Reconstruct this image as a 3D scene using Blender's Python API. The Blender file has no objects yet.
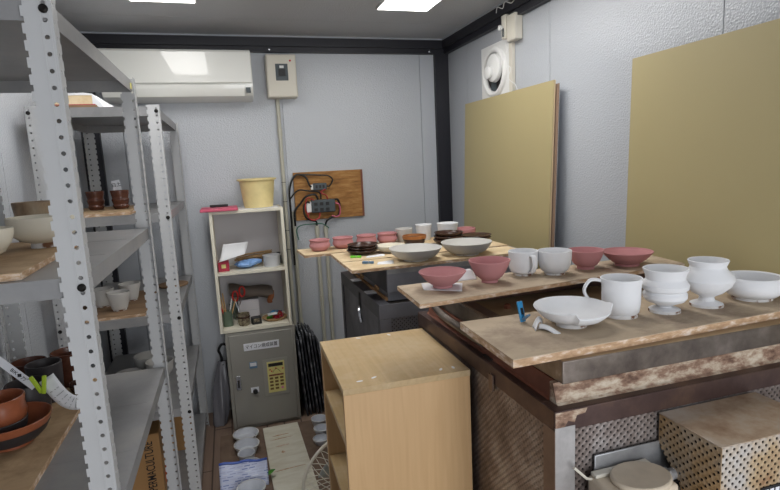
import bpy, math, random
from mathutils import Vector, Matrix, Euler
random.seed(7)
PI = math.pi
S = bpy.context.scene
COL = S.collection
H = 1.51                                   # eye height; floor is z = 0

# ------------------------------------------------------------------ mesh builder
class MB:
    def __init__(s):
        s.v = []; s.f = []
    def add(s, vs, fs):
        n = len(s.v); s.v += [tuple(p) for p in vs]
        s.f += [tuple(i + n for i in f) for f in fs]; return s
    def box(s, x0, x1, y0, y1, z0, z1, M=None):
        vs = [(x, y, z) for z in (z0, z1) for (x, y) in ((x0, y0), (x1, y0), (x1, y1), (x0, y1))]
        if M is not None: vs = [M @ Vector(p) for p in vs]
        return s.add(vs, [(3, 2, 1, 0), (4, 5, 6, 7), (0, 1, 5, 4), (1, 2, 6, 5), (2, 3, 7, 6), (3, 0, 4, 7)])
    def prism(s, poly, z0, z1, M=None):
        n = len(poly)
        vs = [(x, y, z0) for x, y in poly] + [(x, y, z1) for x, y in poly]
        if M is not None: vs = [M @ Vector(p) for p in vs]
        return s.add(vs, [tuple(range(n))[::-1], tuple(range(n, 2 * n))] +
                     [(i, (i + 1) % n, n + (i + 1) % n, n + i) for i in range(n)])
    def lathe(s, prof, n=40, M=None, c=(0, 0, 0), wob=0.0, seed=0):
        rg = random.Random(seed); ph = rg.random() * 6.28
        vs = []; rows = []
        for (r, z) in prof:
            if r < 1e-6:
                rows.append([len(vs)]); vs.append((c[0], c[1], c[2] + z))
            else:
                row = []
                for k in range(n):
                    a = 2 * PI * k / n
                    rr = r * (1 + wob * math.sin(2 * a + ph) + wob * .5 * math.sin(5 * a + 2 * ph + z * 40))
                    row.append(len(vs)); vs.append((c[0] + rr * math.cos(a), c[1] + rr * math.sin(a), c[2] + z))
                rows.append(row)
        fs = []
        for a, b in zip(rows, rows[1:]):
            for k in range(n):
                k2 = (k + 1) % n
                if len(a) == 1 and len(b) == 1: continue
                if len(a) == 1: fs.append((a[0], b[k2], b[k]))
                elif len(b) == 1: fs.append((a[k], a[k2], b[0]))
                else: fs.append((a[k], a[k2], b[k2], b[k]))
        if M is not None: vs = [M @ Vector(p) for p in vs]
        return s.add(vs, fs)
    def tube(s, pts, r, n=8, closed=False, flat=None):
        P = [Vector(p) for p in pts]; m = len(P); vs = []; fs = []
        R = r if isinstance(r, (list, tuple)) else [r] * m
        up = None
        for i in range(m):
            if closed: t = P[(i + 1) % m] - P[i - 1]
            else: t = P[min(i + 1, m - 1)] - P[max(i - 1, 0)]
            t.normalize()
            if up is None:
                up = Vector((0, 0, 1)) if abs(t.z) < .9 else Vector((1, 0, 0))
            sd = t.cross(up)
            if sd.length < 1e-5: sd = t.orthogonal()
            sd.normalize(); up = sd.cross(t).normalized()
            for k in range(n):
                a = 2 * PI * k / n
                fx, fy = (1, 1) if flat is None else flat
                vs.append(P[i] + (sd * math.cos(a) * fx + up * math.sin(a) * fy) * R[i])
        for i in range(m if closed else m - 1):
            j = (i + 1) % m
            for k in range(n):
                k2 = (k + 1) % n
                fs.append((i * n + k, i * n + k2, j * n + k2, j * n + k))
        if not closed:
            fs.append(tuple(range(n))[::-1]); fs.append(tuple((m - 1) * n + k for k in range(n)))
        return s.add(vs, fs)
    def cyl(s, p, q, r, n=20, r2=None):
        return s.tube([p, q], [r, r if r2 is None else r2], n)
    def sheet(s, fn, nu, nv):
        vs = [fn(i / nu, j / nv) for i in range(nu + 1) for j in range(nv + 1)]
        w = nv + 1
        return s.add(vs, [(i * w + j, (i + 1) * w + j, (i + 1) * w + j + 1, i * w + j + 1) for i in range(nu) for j in range(nv)])
    def build(s, name, m, parent=None, loc=None, bevel=0, seg=2, solid=0, smooth=35, subsurf=0, off=-1):
        me = bpy.data.meshes.new(name)
        me.from_pydata([tuple(p) for p in s.v], [], s.f); me.update()
        me.materials.append(m)
        if smooth:
            me.polygons.foreach_set('use_smooth', [True] * len(me.polygons))
            me.set_sharp_from_angle(angle=math.radians(smooth))
        o = bpy.data.objects.new(name, me); COL.objects.link(o)
        if parent is not None: o.parent = parent
        if loc is not None: o.location = loc
        if solid:
            md = o.modifiers.new('solid', 'SOLIDIFY'); md.thickness = solid; md.offset = off
        if subsurf:
            md = o.modifiers.new('sub', 'SUBSURF'); md.levels = md.render_levels = subsurf
        if bevel:
            md = o.modifiers.new('bevel', 'BEVEL'); md.width = bevel; md.segments = seg
            md.limit_method = 'ANGLE'; md.angle_limit = math.radians(40)
        return o

def smooth_path(pts, k=8, closed=False):
    P = [Vector(p) for p in pts]; n = len(P); out = []
    rng = range(n) if closed else range(n - 1)
    for i in rng:
        if closed: a, b, c, d = P[i - 1], P[i], P[(i + 1) % n], P[(i + 2) % n]
        else: a, b, c, d = P[max(i - 1, 0)], P[i], P[i + 1], P[min(i + 2, n - 1)]
        for j in range(k):
            t = j / k
            out.append(.5 * ((2 * b) + (c - a) * t + (2 * a - 5 * b + 4 * c - d) * t * t + (3 * b - a - 3 * c + d) * t ** 3))
    if not closed: out.append(P[-1])
    return out

def tag(o, label=None, cat=None, group=None, kind=None):
    if label: o['label'] = label
    if cat: o['category'] = cat
    if group: o['group'] = group
    if kind: o['kind'] = kind
    return o
def thing(name, label, cat, loc=(0, 0, 0), rz=0, group=None):
    o = bpy.data.objects.new(name, None); COL.objects.link(o)
    o.empty_display_size = .05
    o.location = loc; o.rotation_euler = (0, 0, rz)
    return tag(o, label, cat, group)
def struct(o): return tag(o, kind='structure')
def bx(x0, x1, y0, y1, z0, z1, M=None): return MB().box(x0, x1, y0, y1, z0, z1, M)
def rot(axis, deg, c=(0, 0, 0)):
    return Matrix.Translation(c) @ Matrix.Rotation(math.radians(deg), 4, axis)

def text_mesh(body, size, name, m, parent, loc, rote, depth=.0004, width=None):
    cu = bpy.data.curves.new(name, 'FONT'); cu.body = body; cu.size = size
    cu.align_x = 'CENTER'; cu.align_y = 'CENTER'; cu.extrude = depth; cu.offset = size * .005
    t = bpy.data.objects.new(name + '_source', cu); COL.objects.link(t)
    dg = bpy.context.evaluated_depsgraph_get()
    me = bpy.data.meshes.new_from_object(t.evaluated_get(dg))
    bpy.data.objects.remove(t); bpy.data.curves.remove(cu)
    if width and len(me.vertices):
        xs = [v.co.x for v in me.vertices]; k = width / max(1e-6, max(xs) - min(xs))
        for v in me.vertices: v.co.x *= k
    me.materials.clear(); me.materials.append(m)
    o = bpy.data.objects.new(name, me); COL.objects.link(o)
    o.parent = parent; o.location = loc; o.rotation_euler = rote
    return o

# ------------------------------------------------------------------ materials
def srgb(r, g, b):
    f = lambda c: (c / 255 / 12.92) if c / 255 <= .04045 else ((c / 255 + .055) / 1.055) ** 2.4
    return (f(r), f(g), f(b), 1)
def newmat(name):
    m = bpy.data.materials.new(name); m.use_nodes = True
    nt = m.node_tree; b = nt.nodes['Principled BSDF']
    return m, nt, b
def N(nt, t, **kw):
    n = nt.nodes.new(t)
    for k, v in kw.items():
        if k in n.inputs: n.inputs[k].default_value = v
        else: setattr(n, k, v)
    return n
def coord(nt, scale=(1, 1, 1)):
    tc = N(nt, 'ShaderNodeTexCoord'); mp = N(nt, 'ShaderNodeMapping')
    mp.inputs['Scale'].default_value = scale
    nt.links.new(tc.outputs['Object'], mp.inputs['Vector'])
    return mp.outputs['Vector']
def ramp(nt, src, stops):
    r = N(nt, 'ShaderNodeValToRGB'); e = r.color_ramp.elements
    while len(e) < len(stops): e.new(.5)
    for i, (p, c) in enumerate(stops):
        e[i].position = p; e[i].color = c
    nt.links.new(src, r.inputs['Fac']); return r.outputs['Color']
def plain(name, c, rough=.6, metal=0, spec=.5, bump=0, bscale=60, var=0, vscale=8, coat=0):
    m, nt, b = newmat(name)
    b.inputs['Base Color'].default_value = c; b.inputs['Roughness'].default_value = rough
    b.inputs['Metallic'].default_value = metal; b.inputs['Specular IOR Level'].default_value = spec
    b.inputs['Coat Weight'].default_value = coat; b.inputs['Coat Roughness'].default_value = .03
    if var:
        n = N(nt, 'ShaderNodeTexNoise', Scale=vscale, Detail=5.0)
        nt.links.new(coord(nt), n.inputs['Vector'])
        d = tuple(max(0, x * (1 - var)) for x in c[:3]) + (1,); l = tuple(min(1, x * (1 + var)) for x in c[:3]) + (1,)
        nt.links.new(ramp(nt, n.outputs['Fac'], [(.3, d), (.7, l)]), b.inputs['Base Color'])
    if bump:
        n = N(nt, 'ShaderNodeTexNoise', Scale=bscale, Detail=3.0)
        nt.links.new(coord(nt), n.inputs['Vector'])
        bp = N(nt, 'ShaderNodeBump', Strength=bump, Distance=.002)
        nt.links.new(n.outputs['Fac'], bp.inputs['Height']); nt.links.new(bp.outputs['Normal'], b.inputs['Normal'])
    return m
def patchy(name, stops, scale=6, rough=.7, metal=0, stretch=(1, 1, 1), bump=.15, detail=8.0, spec=.4, distortion=0.0):
    m, nt, b = newmat(name)
    n = N(nt, 'ShaderNodeTexNoise', Scale=scale, Detail=detail, Distortion=distortion); n.inputs['Roughness'].default_value = .65
    nt.links.new(coord(nt, stretch), n.inputs['Vector'])
    nt.links.new(ramp(nt, n.outputs['Fac'], stops), b.inputs['Base Color'])
    b.inputs['Roughness'].default_value = rough; b.inputs['Metallic'].default_value = metal
    b.inputs['Specular IOR Level'].default_value = spec
    if bump:
        bp = N(nt, 'ShaderNodeBump', Strength=bump, Distance=.002)
        nt.links.new(n.outputs['Fac'], bp.inputs['Height']); nt.links.new(bp.outputs['Normal'], b.inputs['Normal'])
    return m
def wood(name, c0, c1, axis=0, scale=18, rough=.6, stain=None, stretch=14, strength=1.0):
    m, nt, b = newmat(name)
    sc = [scale] * 3; sc[axis] = scale / stretch
    n = N(nt, 'ShaderNodeTexNoise', Scale=1.0, Detail=6.0, Distortion=.6); nt.links.new(coord(nt, sc), n.inputs['Vector'])
    col = ramp(nt, n.outputs['Fac'], [(.3, c0), (.7, c1)])
    if stain:
        n2 = N(nt, 'ShaderNodeTexNoise', Scale=7.0, Detail=8.0); n2.inputs['Roughness'].default_value = .7
        nt.links.new(coord(nt), n2.inputs['Vector'])
        mx = N(nt, 'ShaderNodeMix', data_type='RGBA')
        f = ramp(nt, n2.outputs['Fac'], [(.47, (0, 0, 0, 1)), (.68, (strength, strength, strength, 1))])
        nt.links.new(f, mx.inputs[0]); nt.links.new(col, mx.inputs[6]); mx.inputs[7].default_value = stain
        col = mx.outputs[2]
    nt.links.new(col, b.inputs['Base Color'])
    b.inputs['Roughness'].default_value = rough; b.inputs['Specular IOR Level'].default_value = .35
    bp = N(nt, 'ShaderNodeBump', Strength=.1, Distance=.001)
    nt.links.new(n.outputs['Fac'], bp.inputs['Height']); nt.links.new(bp.outputs['Normal'], b.inputs['Normal'])
    return m
def stucco(name, c, rough=.3, spec=.6):
    m, nt, b = newmat(name)
    b.inputs['Base Color'].default_value = c; b.inputs['Roughness'].default_value = rough
    b.inputs['Specular IOR Level'].default_value = spec
    n = N(nt, 'ShaderNodeTexVoronoi', Scale=135.0, feature='F1'); nt.links.new(coord(nt), n.inputs['Vector'])
    n2 = N(nt, 'ShaderNodeTexNoise', Scale=190.0, Detail=2.0); nt.links.new(coord(nt), n2.inputs['Vector'])
    ad = N(nt, 'ShaderNodeMath', operation='ADD'); nt.links.new(n.outputs['Distance'], ad.inputs[0]); nt.links.new(n2.outputs['Fac'], ad.inputs[1])
    bp = N(nt, 'ShaderNodeBump', Strength=.5, Distance=.0025)
    nt.links.new(ad.outputs[0], bp.inputs['Height']); nt.links.new(bp.outputs['Normal'], b.inputs['Normal'])
    return m
def perforated(name, ax, stops, pitch=.009, thr=.35, metal=.6, rough=.45, see=True, nscale=7):
    # sheet metal punched with a diamond grid; ax = the two in-plane axes
    m, nt, b = newmat(name)
    tc = N(nt, 'ShaderNodeTexCoord'); sp = N(nt, 'ShaderNodeSeparateXYZ'); nt.links.new(tc.outputs['Object'], sp.inputs[0])
    def mth(op, a, bb):
        q = N(nt, 'ShaderNodeMath', operation=op)
        for i, x in enumerate((a, bb)):
            if x is None: continue
            if isinstance(x, (int, float)): q.inputs[i].default_value = x
            else: nt.links.new(x, q.inputs[i])
        return q.outputs[0]
    u, v = sp.outputs[ax[0]], sp.outputs[ax[1]]
    k = 2 * PI / pitch
    su2 = mth('COSINE', mth('MULTIPLY', u, k / 2), None); sv2 = mth('COSINE', mth('MULTIPLY', v, k / 2), None)
    d = mth('MULTIPLY', su2, sv2)      # quincunx lattice of diamonds
    hole = mth('GREATER_THAN', d, 1 - thr)
    n = N(nt, 'ShaderNodeTexNoise', Scale=float(nscale), Detail=8.0); n.inputs['Roughness'].default_value = .65
    nt.links.new(tc.outputs['Object'], n.inputs['Vector'])
    nt.links.new(ramp(nt, n.outputs['Fac'], stops), b.inputs['Base Color'])
    b.inputs['Roughness'].default_value = rough; b.inputs['Metallic'].default_value = metal
    bp = N(nt, 'ShaderNodeBump', Strength=.3, Distance=.0015); nt.links.new(d, bp.inputs['Height']); nt.links.new(bp.outputs['Normal'], b.inputs['Normal'])
    if see:
        inv = mth('SUBTRACT', 1.0, hole); nt.links.new(inv, b.inputs['Alpha'])
    return m
def emit(name, c, s):
    m, nt, b = newmat(name); b.inputs['Base Color'].default_value = c
    b.inputs['Emission Color'].default_value = c; b.inputs['Emission Strength'].default_value = s
    return m

M = {}
M['wall'] = stucco('embossed_wall_panel', srgb(184, 188, 194), .22)
M['groove'] = plain('panel_joint', srgb(96, 99, 106), .6)
M['ceiling'] = stucco('ceiling_panel', srgb(176, 177, 180), .4)
M['navy'] = plain('dark_steel_frame', srgb(28, 28, 36), .45)
M['trimwhite'] = plain('pale_trim', srgb(170, 174, 180), .4)
M['floor'] = None
M['steel'] = plain('painted_grey_steel', srgb(184, 185, 186), .38, var=.04, vscale=5)
M['steel_pan'] = patchy('shelf_pan_grey', [(.3, srgb(126, 126, 127)), (.5, srgb(140, 140, 141)), (.72, srgb(154, 152, 149))], 5, .33, bump=0)
M['bolt'] = plain('dark_bolt', srgb(40, 38, 36), .35, metal=.7)
M['ac'] = plain('ac_plastic', srgb(228, 228, 222), .3, coat=.6)
M['white_plastic'] = plain('white_plastic', srgb(226, 226, 224), .35)
M['ivory'] = plain('ivory_plastic', srgb(212, 207, 194), .4)
M['dark'] = plain('near_black', srgb(24, 24, 26), .5)
M['black_rubber'] = plain('black_cable', srgb(18, 18, 20), .45)
M['red'] = plain('red_plastic', srgb(186, 40, 36), .4)
M['redwire'] = plain('red_wire', srgb(170, 44, 48), .45)
M['pinkwire'] = plain('pink_wire', srgb(196, 92, 118), .45)
M['greenwire'] = plain('green_wire', srgb(44, 104, 84), .45)
M['pipe'] = plain('beige_conduit', srgb(186, 184, 170), .4)
M['plywall'] = patchy('rough_brown_board', [(.25, srgb(112, 72, 36)), (.5, srgb(158, 112, 60)), (.75, srgb(190, 146, 90))], 12, .7, stretch=(1, 1, 5))
M['charcoal'] = plain('charcoal_plastic', srgb(66, 74, 78), .4)
M['cab'] = plain('grey_enamel', srgb(150, 148, 140), .4, var=.03)
M['cabdoor'] = plain('grey_enamel_door', srgb(142, 140, 133), .4, var=.03)
M['chrome'] = plain('bright_metal', srgb(190, 192, 196), .25, metal=.9)
M['label_white'] = plain('white_label', srgb(222, 224, 230), .45)
M['ink'] = plain('black_ink', srgb(20, 20, 24), .6)
M['keypad'] = plain('yellow_keypad', srgb(212, 202, 130), .45)
M['keydark'] = plain('keypad_brown', srgb(110, 84, 40), .5)
M['keypink'] = plain('keypad_pink', srgb(216, 130, 160), .5)
M['shelfwhite'] = plain('cream_shelf_edge', srgb(222, 217, 200), .5, var=.03)
M['shelfback'] = plain('white_shelf_back', srgb(206, 202, 204), .6)
M['bucket'] = plain('aged_yellow_plastic', srgb(226, 208, 150), .5, var=.10, vscale=14)
M['pinktray'] = plain('pink_plastic', srgb(206, 84, 112), .45)
M['crimson'] = plain('crimson_card', srgb(170, 34, 62), .55)
M['paper'] = plain('white_paper', srgb(226, 227, 230), .8)
M['bluebag'] = plain('light_blue_plastic', srgb(128, 168, 222), .4)
M['straw'] = plain('dry_straw', srgb(160, 130, 92), .8, var=.2, vscale=60)
M['grayplastic'] = plain('clear_grey_plastic', srgb(190, 192, 196), .25)
M['leather'] = plain('brown_folded_cloth', srgb(104, 94, 86), .8, var=.12, vscale=20)
M['rust_cloth'] = plain('rust_brown_cloth', srgb(120, 68, 34), .8)
M['jarglass'] = plain('jar_green_grey', srgb(92, 108, 92), .2)
M['stick'] = plain('bare_wood_stick', srgb(186, 150, 104), .6)
M['blue'] = plain('blue_plastic', srgb(44, 140, 196), .35)
M['slate'] = plain('slate_blue', srgb(94, 128, 158), .5)
M['green'] = plain('leaf_green', srgb(70, 140, 44), .6)
M['lime'] = plain('lime_plastic', srgb(168, 196, 50), .4)
M['limegreen'] = plain('bright_green_plastic', srgb(112, 206, 50), .4)
M['pot_speckle'] = patchy('speckled_pottery', [(.4, srgb(70, 58, 44)), (.6, srgb(150, 140, 116))], 60, .6, bump=0)
M['gold'] = plain('khaki_board', srgb(172, 159, 117), .55, var=.03, vscale=1.2)
M['goldedge'] = plain('board_edge', srgb(214, 194, 158), .7)
M['browncard'] = plain('brown_backing', srgb(140, 116, 98), .8)
M['birch'] = wood('beech_laminate', srgb(196, 160, 116), srgb(205, 170, 126), 2, 75, .42, stretch=22)
M['birch_top'] = wood('beech_laminate_top', srgb(180, 154, 112), srgb(192, 165, 124), 1, 75, .42, stretch=22, stain=srgb(204, 186, 156), strength=.5)
M['board_dirty'] = wood('dusty_plywood', srgb(172, 154, 132), srgb(196, 178, 154), 0, 12, .8, stain=srgb(146, 128, 112), stretch=4)
M['board_edge'] = patchy('plywood_edge', [(.35, srgb(164, 132, 102)), (.5, srgb(190, 158, 126)), (.66, srgb(226, 212, 198))], 30, .8, stretch=(1, 1, 3))
M['board_pale'] = wood('pale_plywood', srgb(206, 184, 148), srgb(226, 206, 172), 0, 14, .7, stain=srgb(188, 156, 112), stretch=8, strength=.7)
M['board_shelf'] = wood('shelf_plywood', srgb(168, 140, 108), srgb(194, 166, 132), 0, 14, .75, stain=srgb(146, 120, 90), stretch=5)
M['board_dark'] = wood('worn_brown_plywood', srgb(118, 94, 72), srgb(150, 122, 94), 0, 12, .8, stretch=6)
M['pinkclay'] = plain('pink_bisque', srgb(186, 132, 134), .85, spec=.2, var=.05, vscale=12, bump=.12, bscale=40)
M['whiteclay'] = plain('white_raw_glaze', srgb(224, 225, 228), .8, spec=.25, var=.02, vscale=10, bump=.2, bscale=30)
M['creamclay'] = plain('cream_raw_glaze', srgb(222, 216, 200), .8, spec=.25, var=.03)
M['foot'] = patchy('chipped_foot', [(.40, srgb(224, 224, 226)), (.52, srgb(216, 214, 212)), (.60, srgb(120, 84, 60))], 22, .85, bump=.1)
M['greyclay'] = plain('unfired_grey_white', srgb(196, 194, 190), .8, spec=.25, var=.04)
M['darkglaze'] = patchy('dark_brown_glaze', [(.3, srgb(44, 30, 26)), (.6, srgb(72, 50, 42)), (.8, srgb(98, 72, 58))], 14, .22, bump=.05)
M['brownglaze'] = patchy('red_brown_glaze', [(.3, srgb(70, 42, 32)), (.7, srgb(104, 64, 50))], 10, .25, bump=.05)
M['terra'] = patchy('terracotta_glaze', [(.3, srgb(126, 70, 46)), (.7, srgb(166, 98, 68))], 10, .28, bump=.05)
M['blackglaze'] = plain('matt_black_clay', srgb(52, 48, 50), .5, var=.15)
M['tanpot'] = patchy('streaky_tan_glaze', [(.3, srgb(96, 74, 54)), (.5, srgb(150, 130, 106)), (.72, srgb(180, 166, 142))], 14, .4, stretch=(1, 1, .4))
M['ochre'] = patchy('ochre_rim_glaze', [(.3, srgb(150, 92, 48)), (.7, srgb(190, 126, 74))], 10, .4)
M['kiln_dark'] = patchy('heat_stained_steel', [(.3, srgb(66, 50, 50)), (.5, srgb(88, 70, 66)), (.7, srgb(116, 92, 78))], 7, .42, metal=.55, bump=.05)
M['kiln_post'] = patchy('bare_steel_post', [(.35, srgb(150, 148, 148)), (.55, srgb(182, 180, 180)), (.66, srgb(150, 108, 80))], 6, .42, metal=.5, bump=.05)
M['kiln_post_dull'] = patchy('browned_steel_post', [(.3, srgb(108, 88, 78)), (.7, srgb(140, 120, 106))], 7, .45, metal=.5, bump=.05)
M['lid_steel'] = patchy('lid_steel', [(.3, srgb(88, 79, 74)), (.5, srgb(122, 112, 104)), (.62, srgb(142, 132, 124)), (.78, srgb(200, 194, 186))], 9, .35, metal=.65, bump=.03)
M['lid_top'] = patchy('lid_top_fibre', [(.3, srgb(140, 116, 88)), (.55, srgb(164, 140, 110)), (.8, srgb(184, 164, 136))], 6, .8)
M['rust'] = patchy('rusty_flange', [(.34, srgb(94, 70, 58)), (.46, srgb(142, 114, 96)), (.55, srgb(182, 164, 144)), (.64, srgb(202, 190, 172)), (.74, srgb(146, 110, 84))], 44, .8, stretch=(.45, 1, 1), bump=.3)
M['rust_brown'] = plain('rust_brown_paint', srgb(124, 76, 58), .75, var=.15, vscale=20)
M['perf_front'] = perforated('punched_steel_front', (0, 2), [(.3, srgb(96, 82, 76)), (.5, srgb(140, 130, 126)), (.7, srgb(178, 174, 174))], .0085, .40)
M['perf_left'] = perforated('punched_steel_side', (1, 2), [(.3, srgb(92, 78, 72)), (.5, srgb(142, 130, 124)), (.7, srgb(186, 180, 176))], .0085, .40)
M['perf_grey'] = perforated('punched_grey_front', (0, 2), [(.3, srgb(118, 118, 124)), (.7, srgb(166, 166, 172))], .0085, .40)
M['perf_grey_left'] = perforated('punched_grey_shaded_side', (1, 2), [(.3, srgb(96, 96, 100)), (.7, srgb(140, 140, 146))], .0085, .40)  # side sheet darker than the front: its shade is put into the colour
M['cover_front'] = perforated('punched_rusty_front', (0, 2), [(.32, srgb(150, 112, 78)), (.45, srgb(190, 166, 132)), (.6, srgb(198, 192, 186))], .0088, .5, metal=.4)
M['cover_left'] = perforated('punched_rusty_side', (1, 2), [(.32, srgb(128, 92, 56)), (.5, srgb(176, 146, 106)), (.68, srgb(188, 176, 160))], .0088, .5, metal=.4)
M['cover_top'] = patchy('stained_steel_top', [(.32, srgb(146, 118, 96)), (.48, srgb(180, 158, 136)), (.66, srgb(198, 188, 176))], 9, .5, metal=.35, bump=.05)
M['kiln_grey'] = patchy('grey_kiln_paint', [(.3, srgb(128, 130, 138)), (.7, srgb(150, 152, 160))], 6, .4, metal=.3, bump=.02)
M['kiln_grey_shaded'] = patchy('shaded_grey_kiln_paint', [(.3, srgb(70, 70, 76)), (.7, srgb(98, 98, 104))], 5, .42, metal=.3, bump=.02)  # same kiln grey, with the shade of side and back faces in the colour
M['firebrick'] = plain('orange_fibre_strip', srgb(176, 136, 96), .8, var=.12, vscale=20)
M['body_dark'] = plain('kiln_core', srgb(44, 38, 36), .7, var=.2)
M['switch_beige'] = plain('beige_cast_box', srgb(202, 188, 168), .45, var=.08, vscale=25)
M['cable_beige'] = plain('beige_cable', srgb(206, 178, 150), .5)
M['galv'] = patchy('galvanised_bracket', [(.3, srgb(140, 141, 144)), (.7, srgb(176, 177, 180))], 14, .4, metal=.5, bump=.02)
M['slab'] = patchy('dark_kiln_slab', [(.35, srgb(26, 26, 28)), (.52, srgb(58, 60, 66)), (.66, srgb(150, 152, 156))], 26, .55, bump=.2)
M['plasticbag'] = plain('grey_film', srgb(112, 112, 118), .22)
M['cupgrey'] = plain('white_tub_plastic', srgb(204, 208, 216), .35)
M['cardboard'] = plain('brown_cardboard', srgb(170, 130, 84), .8, var=.06, vscale=4)
M['orangeprint'] = plain('orange_print', srgb(196, 90, 40), .7)
M['matboard'] = patchy('dirty_floor_board', [(.3, srgb(98, 80, 68)), (.7, srgb(132, 112, 96))], 8, .8)
M['plank'] = patchy('stained_white_plank', [(.26, srgb(150, 112, 76)), (.36, srgb(206, 200, 180)), (.6, srgb(222, 219, 204)), (.85, srgb(206, 200, 182))], 5, .7, stretch=(1, 4, 1))
M['cage'] = plain('cream_wire', srgb(206, 202, 188), .4)
M['fanblade'] = plain('grey_green_blade', srgb(170, 180, 178), .3)
M['packet'] = None; M['blueprint'] = plain('blue_film_print', srgb(52, 84, 168), .3)
M['led'] = emit('lit_diffuser', (1, .985, .96, 1), 10.0)

# floor planks
m, nt, b = newmat('brown_vinyl_planks')
br = N(nt, 'ShaderNodeTexBrick', Scale=1.0); br.inputs['Color1'].default_value = srgb(146, 124, 108); br.inputs['Color2'].default_value = srgb(130, 108, 94)
br.inputs['Mortar'].default_value = srgb(74, 58, 50); br.inputs['Mortar Size'].default_value = .004
br.inputs['Brick Width'].default_value = .9; br.inputs['Row Height'].default_value = .1
mp_ = coord(nt); mp_.node.inputs['Rotation'].default_value = (0, 0, PI / 2); nt.links.new(mp_, br.inputs['Vector'])
n_ = N(nt, 'ShaderNodeTexNoise', Scale=1.0, Detail=6.0); nt.links.new(coord(nt, (60, 5, 20)), n_.inputs['Vector'])
mx = N(nt, 'ShaderNodeMix', data_type='RGBA', blend_type='MULTIPLY'); mx.inputs[0].default_value = .5
nt.links.new(br.outputs['Color'], mx.inputs[6]); nt.links.new(ramp(nt, n_.outputs['Fac'], [(.3, (.6, .6, .6, 1)), (.7, (1, 1, 1, 1))]), mx.inputs[7])
nt.links.new(mx.outputs[2], b.inputs['Base Color']); b.inputs['Roughness'].default_value = .55
M['floor'] = m
# printed plastic packet
m, nt, b = newmat('printed_film')
br = N(nt, 'ShaderNodeTexBrick', Scale=1.0); br.inputs['Color1'].default_value = srgb(214, 218, 232); br.inputs['Color2'].default_value = srgb(58, 84, 168)
br.inputs['Mortar'].default_value = srgb(190, 198, 224); br.inputs['Mortar Size'].default_value = .004
br.inputs['Brick Width'].default_value = .034; br.inputs['Row Height'].default_value = .011; br.offset = .37; br.inputs['Bias'].default_value = -.05
pc = coord(nt); pc.node.inputs['Rotation'].default_value = (PI / 2, 0, 0); nt.links.new(pc, br.inputs['Vector']); nt.links.new(br.outputs['Color'], b.inputs['Base Color']); b.inputs['Roughness'].default_value = .25
M['packet'] = m

# ------------------------------------------------------------------ camera
yw, pt, rl = 0.28782, -0.15285, 0.0480
fw = Vector((math.sin(yw) * math.cos(pt), math.cos(yw) * math.cos(pt), math.sin(pt)))
rt = Vector((math.cos(yw), -math.sin(yw), 0)); dn = fw.cross(rt)
c_, s_ = math.cos(rl), math.sin(rl)
cr = rt * c_ + dn * s_; cd = dn * c_ - rt * s_
cam = bpy.data.cameras.new('camera'); cam.sensor_width = 36; cam.lens = 535.6 / 780 * 36
cam.clip_start = .02
co = bpy.data.objects.new('camera', cam); COL.objects.link(co)
R3 = Matrix((cr, -cd, -fw)).transposed()
co.matrix_world = Matrix.Translation((0, 0, H)) @ R3.to_4x4()
S.camera = co

# ------------------------------------------------------------------ room shell
XL, XR, YB, YF, ZC = -.745, 1.455, 3.40, -1.3, 2.28
struct(bx(XL - .06, XR + .06, YF - .06, YB + .06, -.06, 0).build('floor', M['floor'], smooth=0))
def panels(name, cuts, axis, lo, hi, inner, outer):
    mb = MB(); g = .0018
    cs = [lo] + cuts + [hi]
    for a, c in zip(cs, cs[1:]):
        if axis == 0: mb.box(a + (g if a != lo else 0), c - (g if c != hi else 0), inner, inner + .01, 0, ZC)
        else: mb.box(min(inner, inner + outer * .01), max(inner, inner + outer * .01), a + (g if a != lo else 0), c - (g if c != hi else 0), 0, ZC)
    if axis == 0: mb.box(lo, hi, inner + .011, inner + .06, 0, ZC)
    else:
        p, q = inner + outer * .011, inner + outer * .06
        mb.box(min(p, q), max(p, q), lo, hi, 0, ZC)
    return struct(mb.build(name, M['wall'], smooth=0))
panels('wall_back', [-.536, .364, 1.264], 0, XL - .06, XR + .06, YB, 1)
panels('wall_right', [-.5, .41, 1.31, 2.21, 3.09], 1, YF, YB, XR, 1)
panels('wall_left', [-.5, .41, 1.31, 2.21, 3.09], 1, YF, YB, XL, -1)
mb = MB(); y = YF - .06                                  # ceiling of long metal panels
cuts = [YF - .06, -.6, .3, 1.2, 2.1, 3.0, YB + .06]
for a, c in zip(cuts, cuts[1:]): mb.box(XL - .06, XR + .06, a + .002, c - .002, ZC, ZC + .01)
mb.box(XL - .06, XR + .06, YF - .06, YB + .06, ZC + .012, ZC + .06)
struct(mb.build('ceiling', M['ceiling'], smooth=0))
mb = MB()                                               # unseen front wall; doorway opening shaped to light the right, leave the left darker
mb.box(XL - .06, .1, YF - .06, YF, 0, ZC); mb.box(1.3, XR + .06, YF - .06, YF, 0, ZC); mb.box(.1, 1.3, YF - .06, YF, 2.1, ZC)
struct(mb.build('wall_front', M['wall'], smooth=0))
t1 = struct(MB().box(XL, XR, YB - .03, YB, 2.19, ZC - .008).box(XL, XR, YB - .045, YB - .03, 2.222, ZC - .008).build('trim_1', M['navy'], smooth=0))
for x in (.31, 1.325): MB().lathe([(0, 0), (.006, 0), (.006, .004), (0, .006)], 12, rot('X', 90, (x, YB - .03, 2.205))).build('screw', M['chrome'], t1)
t2 = struct(MB().box(XR - .03, XR, YF, YB - .03, 2.19, ZC - .008).box(XR - .045, XR - .03, YF, YB - .045, 2.222, ZC - .008).build('trim_2', M['navy'], smooth=0))
struct(bx(1.362, XR, YB - .03, YB, 0, 2.19).build('trim_3', M['navy'], smooth=0))
struct(bx(XL, -.652, YB - .03, YB, 0, 2.19).build('trim_4', M['navy'], smooth=0))
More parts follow.
